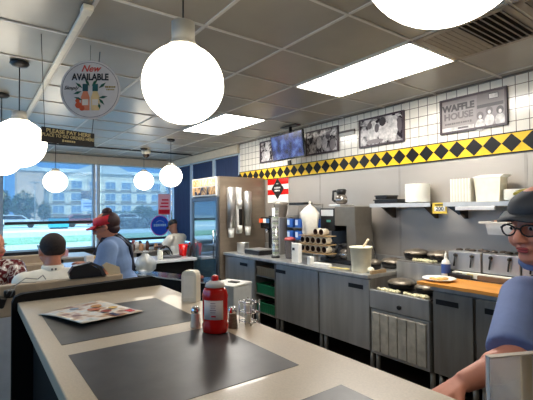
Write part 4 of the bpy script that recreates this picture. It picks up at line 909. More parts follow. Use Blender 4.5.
# items on the booth ledge
t = thing('purse', 'black rounded purse lying on the beige booth ledge before the waitress', 'purse', (-3.025, 0.655, 1.036), R(90))
m_ = MB(); m_.prism([(-0.11, 0), (0.10, 0), (0.07, 0.055), (0.0, 0.10), (-0.09, 0.085), (-0.12, 0.04)], 'y', -0.025, 0.03, mat('purse_black', (34, 34, 38), 0.35)); m_.build('pouch', t)
m_ = MB(); m_.prism([(0.0, 0.098), (0.072, 0.06), (0.10, 0.0), (0.125, 0.0), (0.09, 0.07), (0.02, 0.108)], 'y', -0.03, 0.035, mat('purse_flap', (58, 58, 62), 0.4)); m_.build('flap', t)
t = thing('folded_card', 'cream folded card leaning behind the black purse', 'card', (-3.04, 0.83, 1.036), R(84))
m_ = MB(); m_.prism([(-0.07, 0.07), (-0.04, 0.09), (0.05, 0.05), (0.06, 0), (-0.02, 0.0)], 'y', -0.003, 0.003, mat('pad_cream', (216, 200, 170), 0.6)); m_.build('card', t)
t = thing('cable_device', 'black device with looped silver cable at the far left of the counter', 'device', (-2.99, 0.145, 1.036), R(95))
m_ = MB(); m_.box((-0.06, 0, -0.04), (0.12, 0.05, 0.07), BLACK, Euler((0, 0.3, 0)), bev=0.012); m_.box((0.02, 0, -0.005), (0.06, 0.04, 0.05), BLACK, bev=0.01); m_.build('body', t)
t.location = (-2.93, 0.17, 1.0)
m_ = MB(); m_.tube([(0.02, -0.02, -0.02), (0.05, -0.03, 0.05), (0.10, -0.03, 0.085), (0.17, -0.02, 0.07), (0.2, -0.01, 0.09), (0.22, 0.0, 0.06)], 0.0028, MATS['dull_steel'], 8); m_.tube([(0.0, -0.02, 0.0), (0.03, -0.03, 0.045), (0.08, -0.03, 0.06), (0.16, -0.02, 0.05)], 0.0025, MATS['dull_steel'], 8); m_.build('cable', t)

# ------------------------------------------------------------------ front counter
CT = 1.02
t = thing('front_counter', 'long beige laminate counter with dark inset panels in the foreground', 'counter', (0, 0, 0))
m_ = MB(); m_.b2(-2.49, 0.9, 0.197, 0.985, CT - 0.045, CT, LAM, 0.004); o = m_.build('countertop', t)
for i, (a, b_) in enumerate(((-2.14, -1.60), (-1.475, -0.945), (-0.77, -0.24), (-0.06, 0.46))):
    m_ = MB(); m_.b2(a, b_, 0.262, 0.815, CT - 0.002, CT + 0.0012, SLATE); m_.build('inset_panel', o)
m_ = MB(); m_.b2(-2.49, 0.9, 0.27, 0.93, 0.0, CT - 0.045, BLACKM); m_.build('base', t)
m_ = MB()
th = 0.05
m_.prism([(0.172, 0), (0.985, 0), (0.985, 1.03), (0.965, 1.066), (0.925, 1.082), (0.22, 1.062), (0.187, 1.05), (0.172, 1.02)], 'x', -2.545, -2.49, BLACKM); m_.build('end_guard', t)
m_ = MB(); m_.b2(-2.4, -1.2, 0.985, 0.999, 0.78, CT - 0.01, BLACKM); m_.build('side_panel', t)

# menu on counter
t = thing('paper_menu', 'glossy paper menu with food pictures lying on the counter', 'menu', (0, 0, 0))
cs = [Vector((-2.135, 0.250, CT + 0.004)), Vector((-1.775, 0.365, CT + 0.022)), Vector((-1.88, 0.655, CT + 0.006)), Vector((-2.27, 0.545, CT + 0.004))]
m_ = MB(); N = 10; grid = []
for i in range(N + 1):
    row = []
    for j in range(N + 1):
        u, v = i / N, j / N
        p = (cs[0] * (1 - u) + cs[1] * u) * (1 - v) + (cs[3] * (1 - u) + cs[2] * u) * v
        p.z += 0.006 * math.sin(PI * u) * (1 - v) + 0.004 * math.sin(PI * u * 2) * 0.3
        row.append((m_.bm.verts.new(p), m_.bm.verts.new(p - Vector((0, 0, 0.0015)))))
    grid.append(row)
mm = bpy.data.materials.new('menu_print'); mm.use_nodes = True; nn = mm.node_tree; b = nn.nodes['Principled BSDF']
tc = nn.nodes.new('ShaderNodeTexCoord'); vo = nn.nodes.new('ShaderNodeTexVoronoi'); vo.inputs['Scale'].default_value = 22; nz = nn.nodes.new('ShaderNodeTexNoise'); nz.inputs['Scale'].default_value = 8; nz.inputs['Detail'].default_value = 5
nn.links.new(tc.outputs['Object'], vo.inputs['Vector']); nn.links.new(tc.outputs['Object'], nz.inputs['Vector'])
cr = nn.nodes.new('ShaderNodeValToRGB'); e = cr.color_ramp.elements; e[0].position = 0.36; e[0].color = (*lin((120, 62, 40)), 1); e[1].position = 0.52; e[1].color = (*lin((228, 218, 202)), 1)
q = e.new(0.43); q.color = (*lin((190, 150, 110)), 1); q = e.new(0.62); q.color = (*lin((206, 210, 214)), 1); q = e.new(0.72); q.color = (*lin((150, 160, 120)), 1)
mx = nn.nodes.new('ShaderNodeMix'); mx.data_type = 'FLOAT'; mx.inputs[0].default_value = 0.3
nn.links.new(nz.outputs['Fac'], mx.inputs[2]); nn.links.new(vo.outputs['Distance'], mx.inputs[3]); nn.links.new(mx.outputs[0], cr.inputs[0]); nn.links.new(cr.outputs[0], b.inputs['Base Color']); b.inputs['Roughness'].default_value = 0.3
PAPER = mat('paper', (224, 214, 196), 0.5); i0 = m_.mi(mm); i1 = m_.mi(PAPER)
for i in range(N):
    for j in range(N):
        f_ = m_.bm.faces.new([grid[i][j][0], grid[i + 1][j][0], grid[i + 1][j + 1][0], grid[i][j + 1][0]]); f_.material_index = i0; f_.smooth = True
        f_ = m_.bm.faces.new([grid[i][j][1], grid[i][j + 1][1], grid[i + 1][j + 1][1], grid[i + 1][j][1]]); f_.material_index = i1
ring = [(i, 0) for i in range(N)] + [(N, j) for j in range(N)] + [(i, N) for i in range(N, 0, -1)] + [(0, j) for j in range(N, 0, -1)]
for a, b_ in zip(ring, ring[1:] + ring[:1]):
    f_ = m_.bm.faces.new([grid[a[0]][a[1]][1], grid[b_[0]][b_[1]][1], grid[b_[0]][b_[1]][0], grid[a[0]][a[1]][0]]); f_.material_index = i1
m_.build('sheet', t)
m_ = MB(); m_.box((-1.905, 0.60, CT + 0.0125), (0.05, 0.03, 0.0006), RED, Euler((0, 0, R(15)))); m_.build('corner_print', t)
m_ = MB(); m_.box((-1.87, 0.52, CT + 0.0155), (0.06, 0.02, 0.0006), mat('navy_ink', (30, 40, 90), 0.5), Euler((0, 0.02, R(15)))); m_.build('corner_print', t)
m_ = MB()
for (u, v, r_, c) in ((0.5, 0.55, 0.03, (170, 90, 50)), (0.35, 0.7, 0.026, (196, 140, 80)), (0.7, 0.6, 0.024, (150, 60, 40)), (0.6, 0.8, 0.022, (210, 170, 90)), (0.25, 0.4, 0.02, (120, 140, 160))):
    p = (cs[0] * (1 - u) + cs[1] * u) * (1 - v) + (cs[3] * (1 - u) + cs[2] * u) * v
    m_.lathe([(r_, 0), (r_, 0.0008)], (p.x, p.y, p.z + 0.006), mat('dish_%d' % int(u * 100), c, 0.4), 16)
m_.build('dish_print', t)

# ketchup
t = thing('ketchup_bottle', 'red ketchup squeeze bottle with a white label on the counter', 'ketchup bottle', (-1.395, 0.772, CT + 0.0015), R(53.6 - 90 + 36))
t.rotation_euler.z = R(46)
KR = mat('ketchup_red', (196, 14, 10), 0.16, coat=0.4)
m_ = MB(); m_.lathe([(0.044, 0), (0.049, 0.004), (0.051, 0.03), (0.047, 0.042), (0.0495, 0.05), (0.0495, 0.128), (0.051, 0.145), (0.046, 0.165), (0.038, 0.176)], mt=KR, sx=1.02, sy=0.62, seg=36); m_.build('bottle', t)
m_ = MB(); m_.lathe([(0.038, 0.176), (0.040, 0.179), (0.036, 0.192), (0.022, 0.200), (0.014, 0.202)], mt=mat('clear_white', (222, 214, 208), 0.25, alpha=0.85), sx=1.0, sy=0.7, seg=30); m_.build('neck', t)
m_ = MB(); m_.lathe([(0.014, 0.202), (0.0145, 0.203), (0.013, 0.218), (0.008, 0.222)], mt=RED, seg=20); m_.build('cap', t)
LB = mat('label_white', (226, 208, 200), 0.4)
m_ = MB(); pts = []
for s in range(-8, 9):
    a = s / 8 * R(48) - PI / 2; pts.append((math.cos(a), math.sin(a)))
bmv = [[m_.bm.verts.new(((0.0490 + o_) * c_, (0.0490 * 0.62 + o_) * s_, z)) for (c_, s_) in pts] for (z, o_) in ((0.055, 0.0007), (0.09, 0.0009), (0.128, 0.0007))]
for r0_, r1_ in zip(bmv, bmv[1:]):
    for k_ in range(len(pts) - 1): f_ = m_.bm.faces.new((r0_[k_], r0_[k_ + 1], r1_[k_ + 1], r1_[k_])); f_.smooth = True
m_.mi(LB); o = m_.build('label', t)
sol = o.modifiers.new('thickness', 'SOLIDIFY'); sol.thickness = 0.0008; sol.offset = 1
m_ = MB()
for q, (z, wv) in enumerate(((0.118, 0.02), (0.109, 0.024), (0.101, 0.018), (0.092, 0.024), (0.083, 0.020))): m_.box((0, -0.0322, z), (wv, 0.001, 0.0022), mat('label_ink', (150, 110, 110), 0.5))
m_.box((0.002, -0.0322, 0.068), (0.018, 0.001, 0.005), RED); m_.build('label_print', t)

def shaker(x, y, label, fill):
    t = thing('shaker', label, 'shaker', (x, y, CT + 0.0015))
    m_ = MB(); m_.lathe([(0.020, 0), (0.022, 0.004), (0.019, 0.03), (0.017, 0.055), (0.016, 0.06)], mt=fill, seg=10); m_.build('glass_body', t)
    m_ = MB(); m_.lathe([(0.018, 0.058), (0.0185, 0.07), (0.014, 0.082), (0.006, 0.087)], mt=CHROME, seg=18); m_.build('chrome_cap', t)
shaker(-1.505, 0.742, 'salt shaker with chrome top, left of the ketchup bottle', mat('salt_white', (218, 208, 194), 0.2))
shaker(-1.405, 0.858, 'pepper shaker with chrome top, right of the ketchup bottle', mat('pepper_grey', (112, 96, 84), 0.25, var=0.3, scale=150))
t = thing('napkin_dispenser', 'tall white rounded dispenser at the counter edge behind the ketchup', 'napkin dispenser', (-1.955, 0.938, CT + 0.001), R(40))
m_ = MB(); m_.prism([(-0.042, 0), (0.042, 0), (0.042, 0.135), (0.036, 0.152), (0.024, 0.16), (-0.024, 0.16), (-0.036, 0.152), (-0.042, 0.135)], 'y', -0.028, 0.028, mat('dispenser_white', (214, 204, 184), 0.4)); m_.build('case', t)
m_ = MB(); m_.b2(-0.03, 0.03, -0.0295, -0.027, 0.02, 0.135, mat('dispenser_face', (224, 214, 196), 0.35)); m_.build('face_plate', t)
t = thing('wire_caddy', 'small chrome wire caddy on the counter edge right of the pepper', 'caddy', (-1.415, 0.947, CT + 0.001), R(10))
m_ = MB()
for zz in (0.01, 0.05, 0.09):
    m_.tube([(-0.035, -0.025, zz), (0.035, -0.025, zz), (0.035, 0.025, zz), (-0.035, 0.025, zz), (-0.035, -0.025, zz)], 0.003, CHROME, 8)
for xx in (-0.035, 0, 0.035):
    for yy in (-0.025, 0.025): m_.cone((xx, yy, 0.0), (xx, yy, 0.1), 0.0028, 0.0028, CHROME, 8)
m_.build('wire_frame', t)
tag(MB().lathe([(0.014, 0), (0.018, 0.07), (0.02, 0.075), (0.012, 0.085)], mt=WHITE, seg=18).build('creamer_cup', loc=(-1.425, 0.947, CT + 0.002)), 'small white cup standing in the chrome wire caddy', 'cup')
# acrylic holder
t = thing('acrylic_holder', 'clear acrylic sheet holder at the bottom right corner of the counter', 'holder', (-0.293, 0.632, CT + 0.002), math.atan2(0.16, 0.075))
m_ = MB(); m_.b2(0, 0.19, -0.002, 0.001, 0, 0.252, CLEAR); m_.b2(0, 0.19, 0.007, 0.009, 0, 0.252, CLEAR); m_.b2(0, 0.0015, 0.001, 0.007, 0, 0.252, mat('acrylic_edge', (216, 206, 196), 0.2)); m_.b2(0, 0.19, -0.0022, 0.0092, 0.2505, 0.2522, MATS['acrylic_edge']); m_.build('sleeve', t)
m_ = MB(); m_.b2(-0.0, 0.19, -0.05, 0.07, 0, 0.004, CLEAR); m_.build('foot', t)
m_ = MB(); m_.b2(0.078, 0.185, 0.003, 0.006, 0.006, 0.245, mat('insert_paper', (224, 222, 216), 0.5)); m_.b2(0.06, 0.078, 0.003, 0.006, 0.006, 0.25, mat('gold_glint', (216, 178, 90), 0.4)); m_.build('insert', t)  # gold strip colours in the yellow light reflected by the acrylic

# ------------------------------------------------------------------ people
SKIN1 = mat('skin_light', (216, 142, 118), 0.5, var=0.05, scale=25); SKIN2 = mat('skin_tan', (196, 128, 100), 0.5, var=0.05, scale=25); SKIN3 = mat('skin_brown', (150, 104, 84), 0.5)
BLUE = mat('blue_shirt', (118, 134, 178), 0.8, var=0.07, scale=9, bump=1.0); HAIRD = mat('hair_dark', (52, 26, 30), 0.6, var=0.3, scale=60); LIP = mat('lip', (176, 70, 70), 0.5)
EYEW = mat('eye_white', (205, 196, 190), 0.4); IRIS = mat('iris', (40, 32, 28), 0.2)
def head_M(c, yaw, pitch, s=1.0):
    return Matrix.Translation(c) @ Matrix.Rotation(yaw, 4, 'Z') @ Matrix.Rotation(pitch, 4, 'Y') @ Matrix.Scale(s, 4)
def add_head(m_, HM):
    m_.M = HM
    m_.ell((-0.012, 0, 0.035), (0.096, 0.074, 0.088)); m_.ell((0.022, 0, -0.03), (0.066, 0.060, 0.085)); m_.ell((0.052, 0, -0.088), (0.036, 0.038, 0.028))
    m_.cap((0.086, 0, 0.012), (0.108, 0, -0.030), 0.008, 0.014); m_.ell((0.096, 0.011, -0.034), (0.012, 0.010, 0.008)); m_.ell((0.096, -0.011, -0.034), (0.012, 0.010, 0.008))
    m_.ell((0.068, 0, 0.024), (0.022, 0.048, 0.012))
    for s in (-1, 1):
        m_.ell((-0.002, s * 0.076, -0.008), (0.016, 0.009, 0.030)); m_.ell((0.058, s * 0.036, -0.034), (0.028, 0.026, 0.028))
    m_.ell((0.080, 0, -0.062), (0.014, 0.026, 0.014))
    m_.M = Matrix.Identity(4)
def face_parts(body, HM):
    for s in (-1, 1):
        e = MB(); e.M = HM; e.ell((0.079, s * 0.031, 0.004), (0.011, 0.012, 0.0065), EYEW, u=14, v=8); eo = e.build('eye', body)
        e = MB(); e.M = HM; e.ell((0.0865, s * 0.031, 0.003), (0.005, 0.0055, 0.0058), IRIS, u=12, v=8); e.build('iris', eo)
        e = MB(); e.M = HM; e.ell((0.086, s * 0.032, 0.027), (0.006, 0.018, 0.0045), HAIRD, u=12, v=6); e.build('eyebrow', body)
    e = MB(); e.M = HM; e.ell((0.092, 0, -0.058), (0.006, 0.021, 0.0045), LIP); e.ell((0.091, 0, -0.066), (0.006, 0.018, 0.0055), LIP); e.build('lips', body)
def add_hand(m_, wr, d, pn, curl=0.5, s=1.0, side=1):
    """hand from wrist wr along d, palm normal pn; side=+1 puts the thumb on d x pn side"""
    d = Vector(d).normalized(); pn = Vector(pn); pn = (pn - d * pn.dot(d)).normalized(); sd = d.cross(pn).normalized() * side
    wr = Vector(wr)
    for k in range(4):
        base = wr + d * 0.085 * s + sd * (0.030 - 0.020 * k) * s
        m_.cap(wr + sd * (0.016 - 0.011 * k) * s, base, 0.016 * s, 0.0115 * s)
        ln = (0.040, 0.045, 0.042, 0.032)[k] * s; p = base; dd = d.copy()
        for j in range(3):
            dd = (dd + pn * curl * 0.55).normalized(); q = p + dd * ln * (1, 0.7, 0.55)[j]; m_.cap(p, q, (0.0098 - 0.001 * j) * s, (0.0088 - 0.001 * j) * s, seg=10); p = q
    b0 = wr + d * 0.022 * s + sd * 0.022 * s; b1 = b0 + (d * 0.6 + sd * 0.75 + pn * 0.15).normalized() * 0.042 * s; b2_ = b1 + (d * 0.9 + sd * 0.25 + pn * 0.3).normalized() * 0.032 * s
    b3 = b2_ + (d * 0.95 + pn * 0.3).normalized() * 0.024 * s
    m_.cap(b0, b1, 0.015 * s, 0.0115 * s, seg=10); m_.cap(b1, b2_, 0.0115 * s, 0.0098 * s, seg=10); m_.cap(b2_, b3, 0.0098 * s, 0.008 * s, seg=10)
def torso(m_, J, g=0.0, belly=0.0):
    """chest, belly and hips between J['neck'] and J['pel'], shoulders too; g grows it for clothes"""
    nk, pl = Vector(J['neck']), Vector(J['pel']); ax = (nk - pl)
    sl, sr = Vector(J['sl']), Vector(J['sr']); side = (sl - sr); sw = side.length / 2; sy = side.normalized(); f_ = sy.cross(ax.normalized()).normalized()
    Rm = Matrix((f_, sy, ax.normalized())).transposed()
    def E(t_, fo, r):
        M0 = m_.M.copy(); m_.M = m_.M @ Matrix.Translation(pl + ax * t_ + f_ * fo) @ Rm.to_4x4(); m_.ell((0, 0, 0), (r[0] + g, r[1] + g, r[2] + g)); m_.M = M0
    E(0.02, 0, (0.125, 0.165, 0.12)); E(0.25, 0.02 + belly * 0.5, (0.12 + belly, 0.15 + belly * 0.7, 0.16)); E(0.50, 0.01, (0.115 + belly * 0.3, 0.16 + belly * 0.3, 0.16)); E(0.74, 0.0, (0.105, sw * 0.95, 0.13))
    m_.cap(sl, nk - ax.normalized() * 0.055, 0.058 + g, 0.062 + g); m_.cap(sr, nk - ax.normalized() * 0.055, 0.058 + g, 0.062 + g)
def arm(m_, s, e, w_, g=0.0, upto=1.0, flat=False, thick=1.0):
    s, e, w_ = Vector(s), Vector(e), Vector(w_)
    if upto <= 1.0:
        q = s + (e - s) * upto; m_.ell(s, (0.055 + g) * thick); m_.cone(s, q, (0.054 + g) * thick, ((0.054 - 0.012 * upto) + g * 1.5) * thick, seg=18)
        if upto == 1.0 and not flat: m_.ell(e, (0.042 + g) * thick)
    else:
        m_.cap(s, e, (0.052 + g) * thick, (0.042 + g) * thick); q = e + (w_ - e) * (upto - 1)
        m_.cap(e, e + (w_ - e) * 0.35, (0.042 + g) * thick, (0.043 + g) * thick) if upto > 1.4 else None
        m_.cone(e, q, (0.042 + g) * thick, ((0.042 - 0.016 * (upto - 1)) + g) * thick, seg=18)
def legs(m_, J, g=0.0):
    for k in ('l', 'r'):
        h_, kn, an = Vector(J['h' + k]), Vector(J['k' + k]), Vector(J['a' + k])
        m_.cap(h_, kn, 0.085 + g, 0.058 + g); m_.cap(kn, an, 0.057 + g, 0.040 + g)
def shoes(body, J):
    for k in ('l', 'r'):
        a = Vector(J['a' + k]); m_ = MB(); m_.cap((a.x - 0.03, a.y, 0.045), (a.x + 0.10, a.y, 0.035), 0.045, 0.036); m_.b2(a.x - 0.075, a.x + 0.135, a.y - 0.042, a.y + 0.042, 0, 0.02, BLACK); m_.build('shoe', body, mt=BLACK)
def person(label, loc, rz, J, HM, skin, vox=0.009, hands=(), thick=1.0, belly=0.0):
    m_ = MB(); torso(m_, J, 0, belly); legs(m_, J); add_head(m_, HM)
    hc = HM.translation; m_.cap(Vector(J['neck']) - Vector((0, 0, 0.04)), HM @ Vector((-0.02, 0, -0.05)), 0.058, 0.052)
    for k in ('l', 'r'):
        arm(m_, J['s' + k], J['e' + k], J['w' + k], 0, 2.0, thick=thick)
        d, pn, sd = hands[0 if k == 'l' else 1]
        add_hand(m_, J['w' + k], d, pn, 0.5, 1.0, sd)
        a = Vector(J['a' + k]); m_.cap(a, (a.x + 0.08, a.y, 0.04), 0.038, 0.03)
    o = m_.build('person', mt=skin, remesh=vox, loc=loc, rotz=rz, smooth=3)
    tag(o, label, 'person'); face_parts(o, HM); shoes(o, J)
    return o

# worker at the right: faces the counter (-Y); local x = forward
loc = Vector((-0.46, 1.80, 0)); rz = R(-93)
Minv = (Matrix.Translation(loc) @ Matrix.Rotation(rz, 4, 'Z')).inverted()
def Lc(x, y, z): return Minv @ Vector((x, y, z))
J = dict(neck=Lc(-0.475, 1.64, 1.262), pel=Lc(-0.47, 1.93, 0.84), sl=Lc(-0.31, 1.62, 1.17), sr=Lc(-0.60, 1.57, 1.175),
         el=Lc(-0.28, 1.50, 0.96), wl=Lc(-0.33, 1.28, 0.90), er=Lc(-0.548, 1.345, 1.035), wr=Lc(-0.632, 1.185, 0.975),
         hl=Lc(-0.38, 1.94, 0.80), hr=Lc(-0.56, 1.93, 0.80), kl=Lc(-0.37, 1.88, 0.44), kr=Lc(-0.57, 1.87, 0.44), al=Lc(-0.36, 1.93, 0.06), ar=Lc(-0.57, 1.92, 0.06))
hd = Lc(-0.527, 1.505, 1.442); HM = head_M(hd, R(-12), R(8), 1.06)
dr = (J['wr'] - J['er']); dl = (J['wl'] - J['el'])
worker = person('cook in a black cap, glasses and blue shirt reaching over the counter at the right', loc, rz, J, HM, SKIN1, 0.006, ((dl, (0, 0, -1), -1), (dr + Vector((0, 0, -0.03)), (0, 0, -1), 1)), belly=0.02, thick=1.15)
m_ = MB(); torso(m_, J, 0.016, 0.02)
for k in ('l', 'r'): arm(m_, J['s' + k], J['e' + k], J['w' + k], 0.028, 0.96, thick=1.02)
m_.build('shirt', worker, BLUE, remesh=0.009, smooth=3)
m_ = MB(); m_.M = HM; m_.lathe([(0.074, -0.075), (0.084, -0.06), (0.080, -0.045)], (-0.02, 0, -0.06), BLUE, 24, closed=True)
m_.M = Matrix.Identity(4); m_.build('collar', worker)
m_ = MB(); legs(m_, J, 0.02); m_.ell(J['pel'], (0.13, 0.17, 0.12)); m_.build('trousers', worker, BLACK, remesh=0.012)
m_ = MB()
ap = [J['pel'] + Vector((0.17, -0.27, -0.42)), J['pel'] + Vector((0.17, 0.2, -0.42)), J['pel'] + Vector((0.18, 0.15, 0.16)), J['pel'] + Vector((0.18, -0.22, 0.16))]
m_.quad([p for p in ap]); o = m_.build('apron_skirt', worker, BLACKM); so = o.modifiers.new('t', 'SOLIDIFY'); so.thickness = 0.006
m_ = MB(); m_.tube([J['sr'] + Vector((-0.02, 0.02, 0.075)), J['sr'] + Vector((-0.10, 0.0, 0.02)), J['pel'] + Vector((-0.13, -0.13, 0.16))], 0.016, BLACK); m_.build('apron_strap', worker)
# cap, hair, glasses
m_ = MB(); m_.M = HM; m_.ell((-0.014, 0, 0.056), (0.104, 0.084, 0.062), mat('cap_slate', (46, 50, 58), 0.7)); m_.build('cap_crown', worker)
m_ = MB(); m_.M = HM
pts = []
for s in range(-8, 9):
    a = s / 8 * R(74); pts.append((0.07 + 0.058 * math.cos(a), 0.080 * math.sin(a)))
V0 = [m_.bm.verts.new(HM @ Vector((0.055, p[1] * 0.95, 0.052))) for p in pts]; V1 = [m_.bm.verts.new(HM @ Vector((p[0], p[1], 0.040 - abs(p[1]) * 0.20))) for p in pts]
for k_ in range(len(pts) - 1): m_.bm.faces.new((V0[k_], V0[k_ + 1], V1[k_ + 1], V1[k_])).smooth = True
o = m_.build('cap_brim', worker, mat('cap_slate', (46, 50, 58), 0.6)); so = o.modifiers.new('t', 'SOLIDIFY'); so.thickness = 0.005
m_ = MB(); m_.M = HM; m_.ell((-0.02, -0.045, 0.102), (0.05, 0.03, 0.012), mat('cap_yellow', (190, 170, 40), 0.6)); m_.build('cap_emblem', worker)
m_ = MB(); m_.M = HM; m_.ell((-0.035, 0, 0.0), (0.085, 0.082, 0.085), HAIRD); m_.ell((-0.06, 0, -0.05), (0.055, 0.06, 0.06), HAIRD); m_.build('hair', worker)
m_ = MB(); m_.M = HM
for s in (-1, 1):
    ring_ = [(0.103 - 0.012 * abs(math.cos(R(a))) * (1 if s * math.cos(R(a)) > 0 else 0.2), s * 0.034 + 0.026 * math.cos(R(a)), 0.000 + 0.017 * math.sin(R(a))) for a in range(0, 361, 24)]
    m_.tube(ring_, 0.0026, BLACK, 6); m_.tube([(0.092, s * 0.062, 0.006), (0.03, s * 0.080, 0.008), (-0.01, s * 0.084, -0.002)], 0.0026, BLACK, 6)
m_.tube([(0.103, -0.009, 0.004), (0.105, 0, 0.007), (0.103, 0.009, 0.004)], 0.0026, BLACK, 6); m_.build('glasses', worker)

# waitress with red visor
loc = Vector((-3.40, 0.99, 0)); rz = R(-112)   # facing -Y and a little -X, bending to the table
Minv = (Matrix.Translation(loc) @ Matrix.Rotation(rz, 4, 'Z')).inverted()
J = dict(neck=Lc(-3.385, 0.915, 1.265), pel=Lc(-3.37, 1.01, 0.86), sl=Lc(-3.225, 0.845, 1.19), sr=Lc(-3.53, 0.955, 1.19),
         el=Lc(-3.17, 0.80, 1.02), wl=Lc(-3.37, 0.72, 1.065), er=Lc(-3.64, 0.89, 0.98), wr=Lc(-3.55, 0.80, 1.0),
         hl=Lc(-3.28, 1.03, 0.82), hr=Lc(-3.46, 1.08, 0.82), kl=Lc(-3.28, 1.03, 0.45), kr=Lc(-3.47, 1.08, 0.45), al=Lc(-3.28, 1.08, 0.06), ar=Lc(-3.47, 1.13, 0.06))
hd = Lc(-3.375, 0.875, 1.37); HM = head_M(hd, R(0), R(14), 0.97)
wait = person('waitress in a red visor and blue shirt looking down beside the booth', loc, rz, J, HM, SKIN2, 0.008, ((J['wl'] - J['el'], (0, 0, -1), -1), (J['wr'] - J['er'], (0, 0, -1), 1)), belly=0.0)
m_ = MB(); torso(m_, J, 0.016, 0.0)
for k in ('l', 'r'): arm(m_, J['s' + k], J['e' + k], J['w' + k], 0.024, 0.85)
m_.build('shirt', wait, mat('blue_shirt_far', (112, 138, 180), 0.8, var=0.06), remesh=0.010, smooth=3)
m_ = MB(); legs(m_, J, 0.02); m_.ell(J['pel'], (0.14, 0.18, 0.12)); m_.build('trousers', wait, BLACK, remesh=0.014)
nk = J['neck']; pl = J['pel']
m_ = MB(); m_.ell((pl.x * 0.4 + nk.x * 0.6 + 0.045, pl.y * 0.4 + nk.y * 0.6, 1.05), (0.125, 0.135, 0.19)); m_.ell((pl.x + 0.05, pl.y, 0.78), (0.13, 0.165, 0.26)); m_.build('apron', wait, BLACK, remesh=0.012)
m_ = MB()
for s in (-1, 1): m_.tube([(0.185, s * 0.10, nk.z - 0.12), (0.12, s * 0.10, nk.z + 0.01), (0.02, s * 0.09, nk.z + 0.03), (-0.09, s * 0.07, nk.z - 0.06), (-0.11, -s * 0.07, 1.0)], 0.013, mat('strap_navy', (30, 34, 52), 0.6))
m_.build('apron_strap', wait)
m_ = MB(); m_.ell((0.175, 0.05, 1.12), (0.02, 0.025, 0.02), YELLOW); m_.build('badge', wait)
m_ = MB(); m_.M = HM; m_.ell((-0.028, 0, 0.035), (0.094, 0.083, 0.088), HAIRD); m_.ell((-0.035, 0, 0.125), (0.042, 0.042, 0.032), HAIRD); m_.ell((-0.05, 0.0, -0.03), (0.055, 0.066, 0.05), HAIRD); m_.build('hair', wait)
wait.location = (-3.40 - 0.075, 0.99 + 0.02, 0)
VISR = mat('visor_red', (196, 26, 44), 0.5, var=0.15, scale=30)
m_ = MB(); m_.M = HM; m_.lathe([(0.088, 0.018), (0.093, 0.02), (0.090, 0.06), (0.080, 0.092), (0.076, 0.092)], (0, 0, 0), VISR, 28, sx=1.08, sy=0.95, closed=True); m_.build('visor_band', wait)
m_ = MB()
pts = []
for s in range(-8, 9):
    a = s / 8 * R(78); pts.append((0.06 + 0.105 * math.cos(a), 0.085 * math.sin(a)))
V0 = [m_.bm.verts.new(HM @ Vector((0.05, p[1] * 0.95, 0.040))) for p in pts]; V1 = [m_.bm.verts.new(HM @ Vector((p[0], p[1], 0.022 - abs(p[1]) * 0.2))) for p in pts]
for k_ in range(len(pts) - 1): m_.bm.faces.new((V0[k_], V0[k_ + 1], V1[k_ + 1], V1[k_])).smooth = True
o = m_.build('visor_brim', wait, VISR); so = o.modifiers.new('t', 'SOLIDIFY'); so.thickness = 0.006
m_ = MB(); m_.M = HM
for s in (-1, 1):
    ring_ = [(0.104, s * 0.033 + 0.024 * math.cos(R(a)), 0.000 + 0.015 * math.sin(R(a))) for a in range(0, 361, 30)]
    m_.tube(ring_, 0.0025, BLACK, 6); m_.tube([(0.100, s * 0.058, 0.006), (0.03, s * 0.078, 0.008), (-0.01, s * 0.082, -0.002)], 0.0025, BLACK, 6)
m_.build('glasses', wait)

def seated(label, x, y, yaw, skin, headyaw=0, headpitch=0, lean=0.0, z0=0.0, belly=0.03, armspec='table', s=1.0, vox=0.011):
    J = dict(pel=Vector((0, 0, 0.56)), neck=Vector((0.04 + lean, 0, 1.065)), sl=Vector((0.02 + lean * 0.9, 0.185, 0.99)), sr=Vector((0.02 + lean * 0.9, -0.185, 0.99)),
             hl=Vector((0.04, 0.10, 0.545)), hr=Vector((0.04, -0.10, 0.545)), kl=Vector((0.44, 0.12, 0.53)), kr=Vector((0.44, -0.12, 0.53)), al=Vector((0.42, 0.12, 0.06)), ar=Vector((0.42, -0.12, 0.06)))
    J['el'] = Vector((0.15 + lean, 0.20, 0.85)); J['er'] = Vector((0.15 + lean, -0.20, 0.85)); J['wl'] = Vector((0.32 + lean, 0.10, 0.84)); J['wr'] = Vector((0.32 + lean, -0.10, 0.84))
    if armspec == 'chin': J['er'] = Vector((0.24 + lean, -0.19, 0.84)); J['wr'] = Vector((0.19 + lean, -0.10, 1.03)); J['el'] = Vector((0.22 + lean, 0.19, 0.85)); J['wl'] = Vector((0.27 + lean, 0.02, 0.86))
    HM = head_M(Vector((0.08 + lean * 1.15, 0, 1.20)), headyaw, headpitch, s)
    o = person(label, (x, y, 0), yaw, J, HM, skin, vox, ((J['wl'] - J['el'], (0, 0, -1), -1), (J['wr'] - J['er'], (0, 0, -1), 1)), belly=belly)
    return o, J, HM
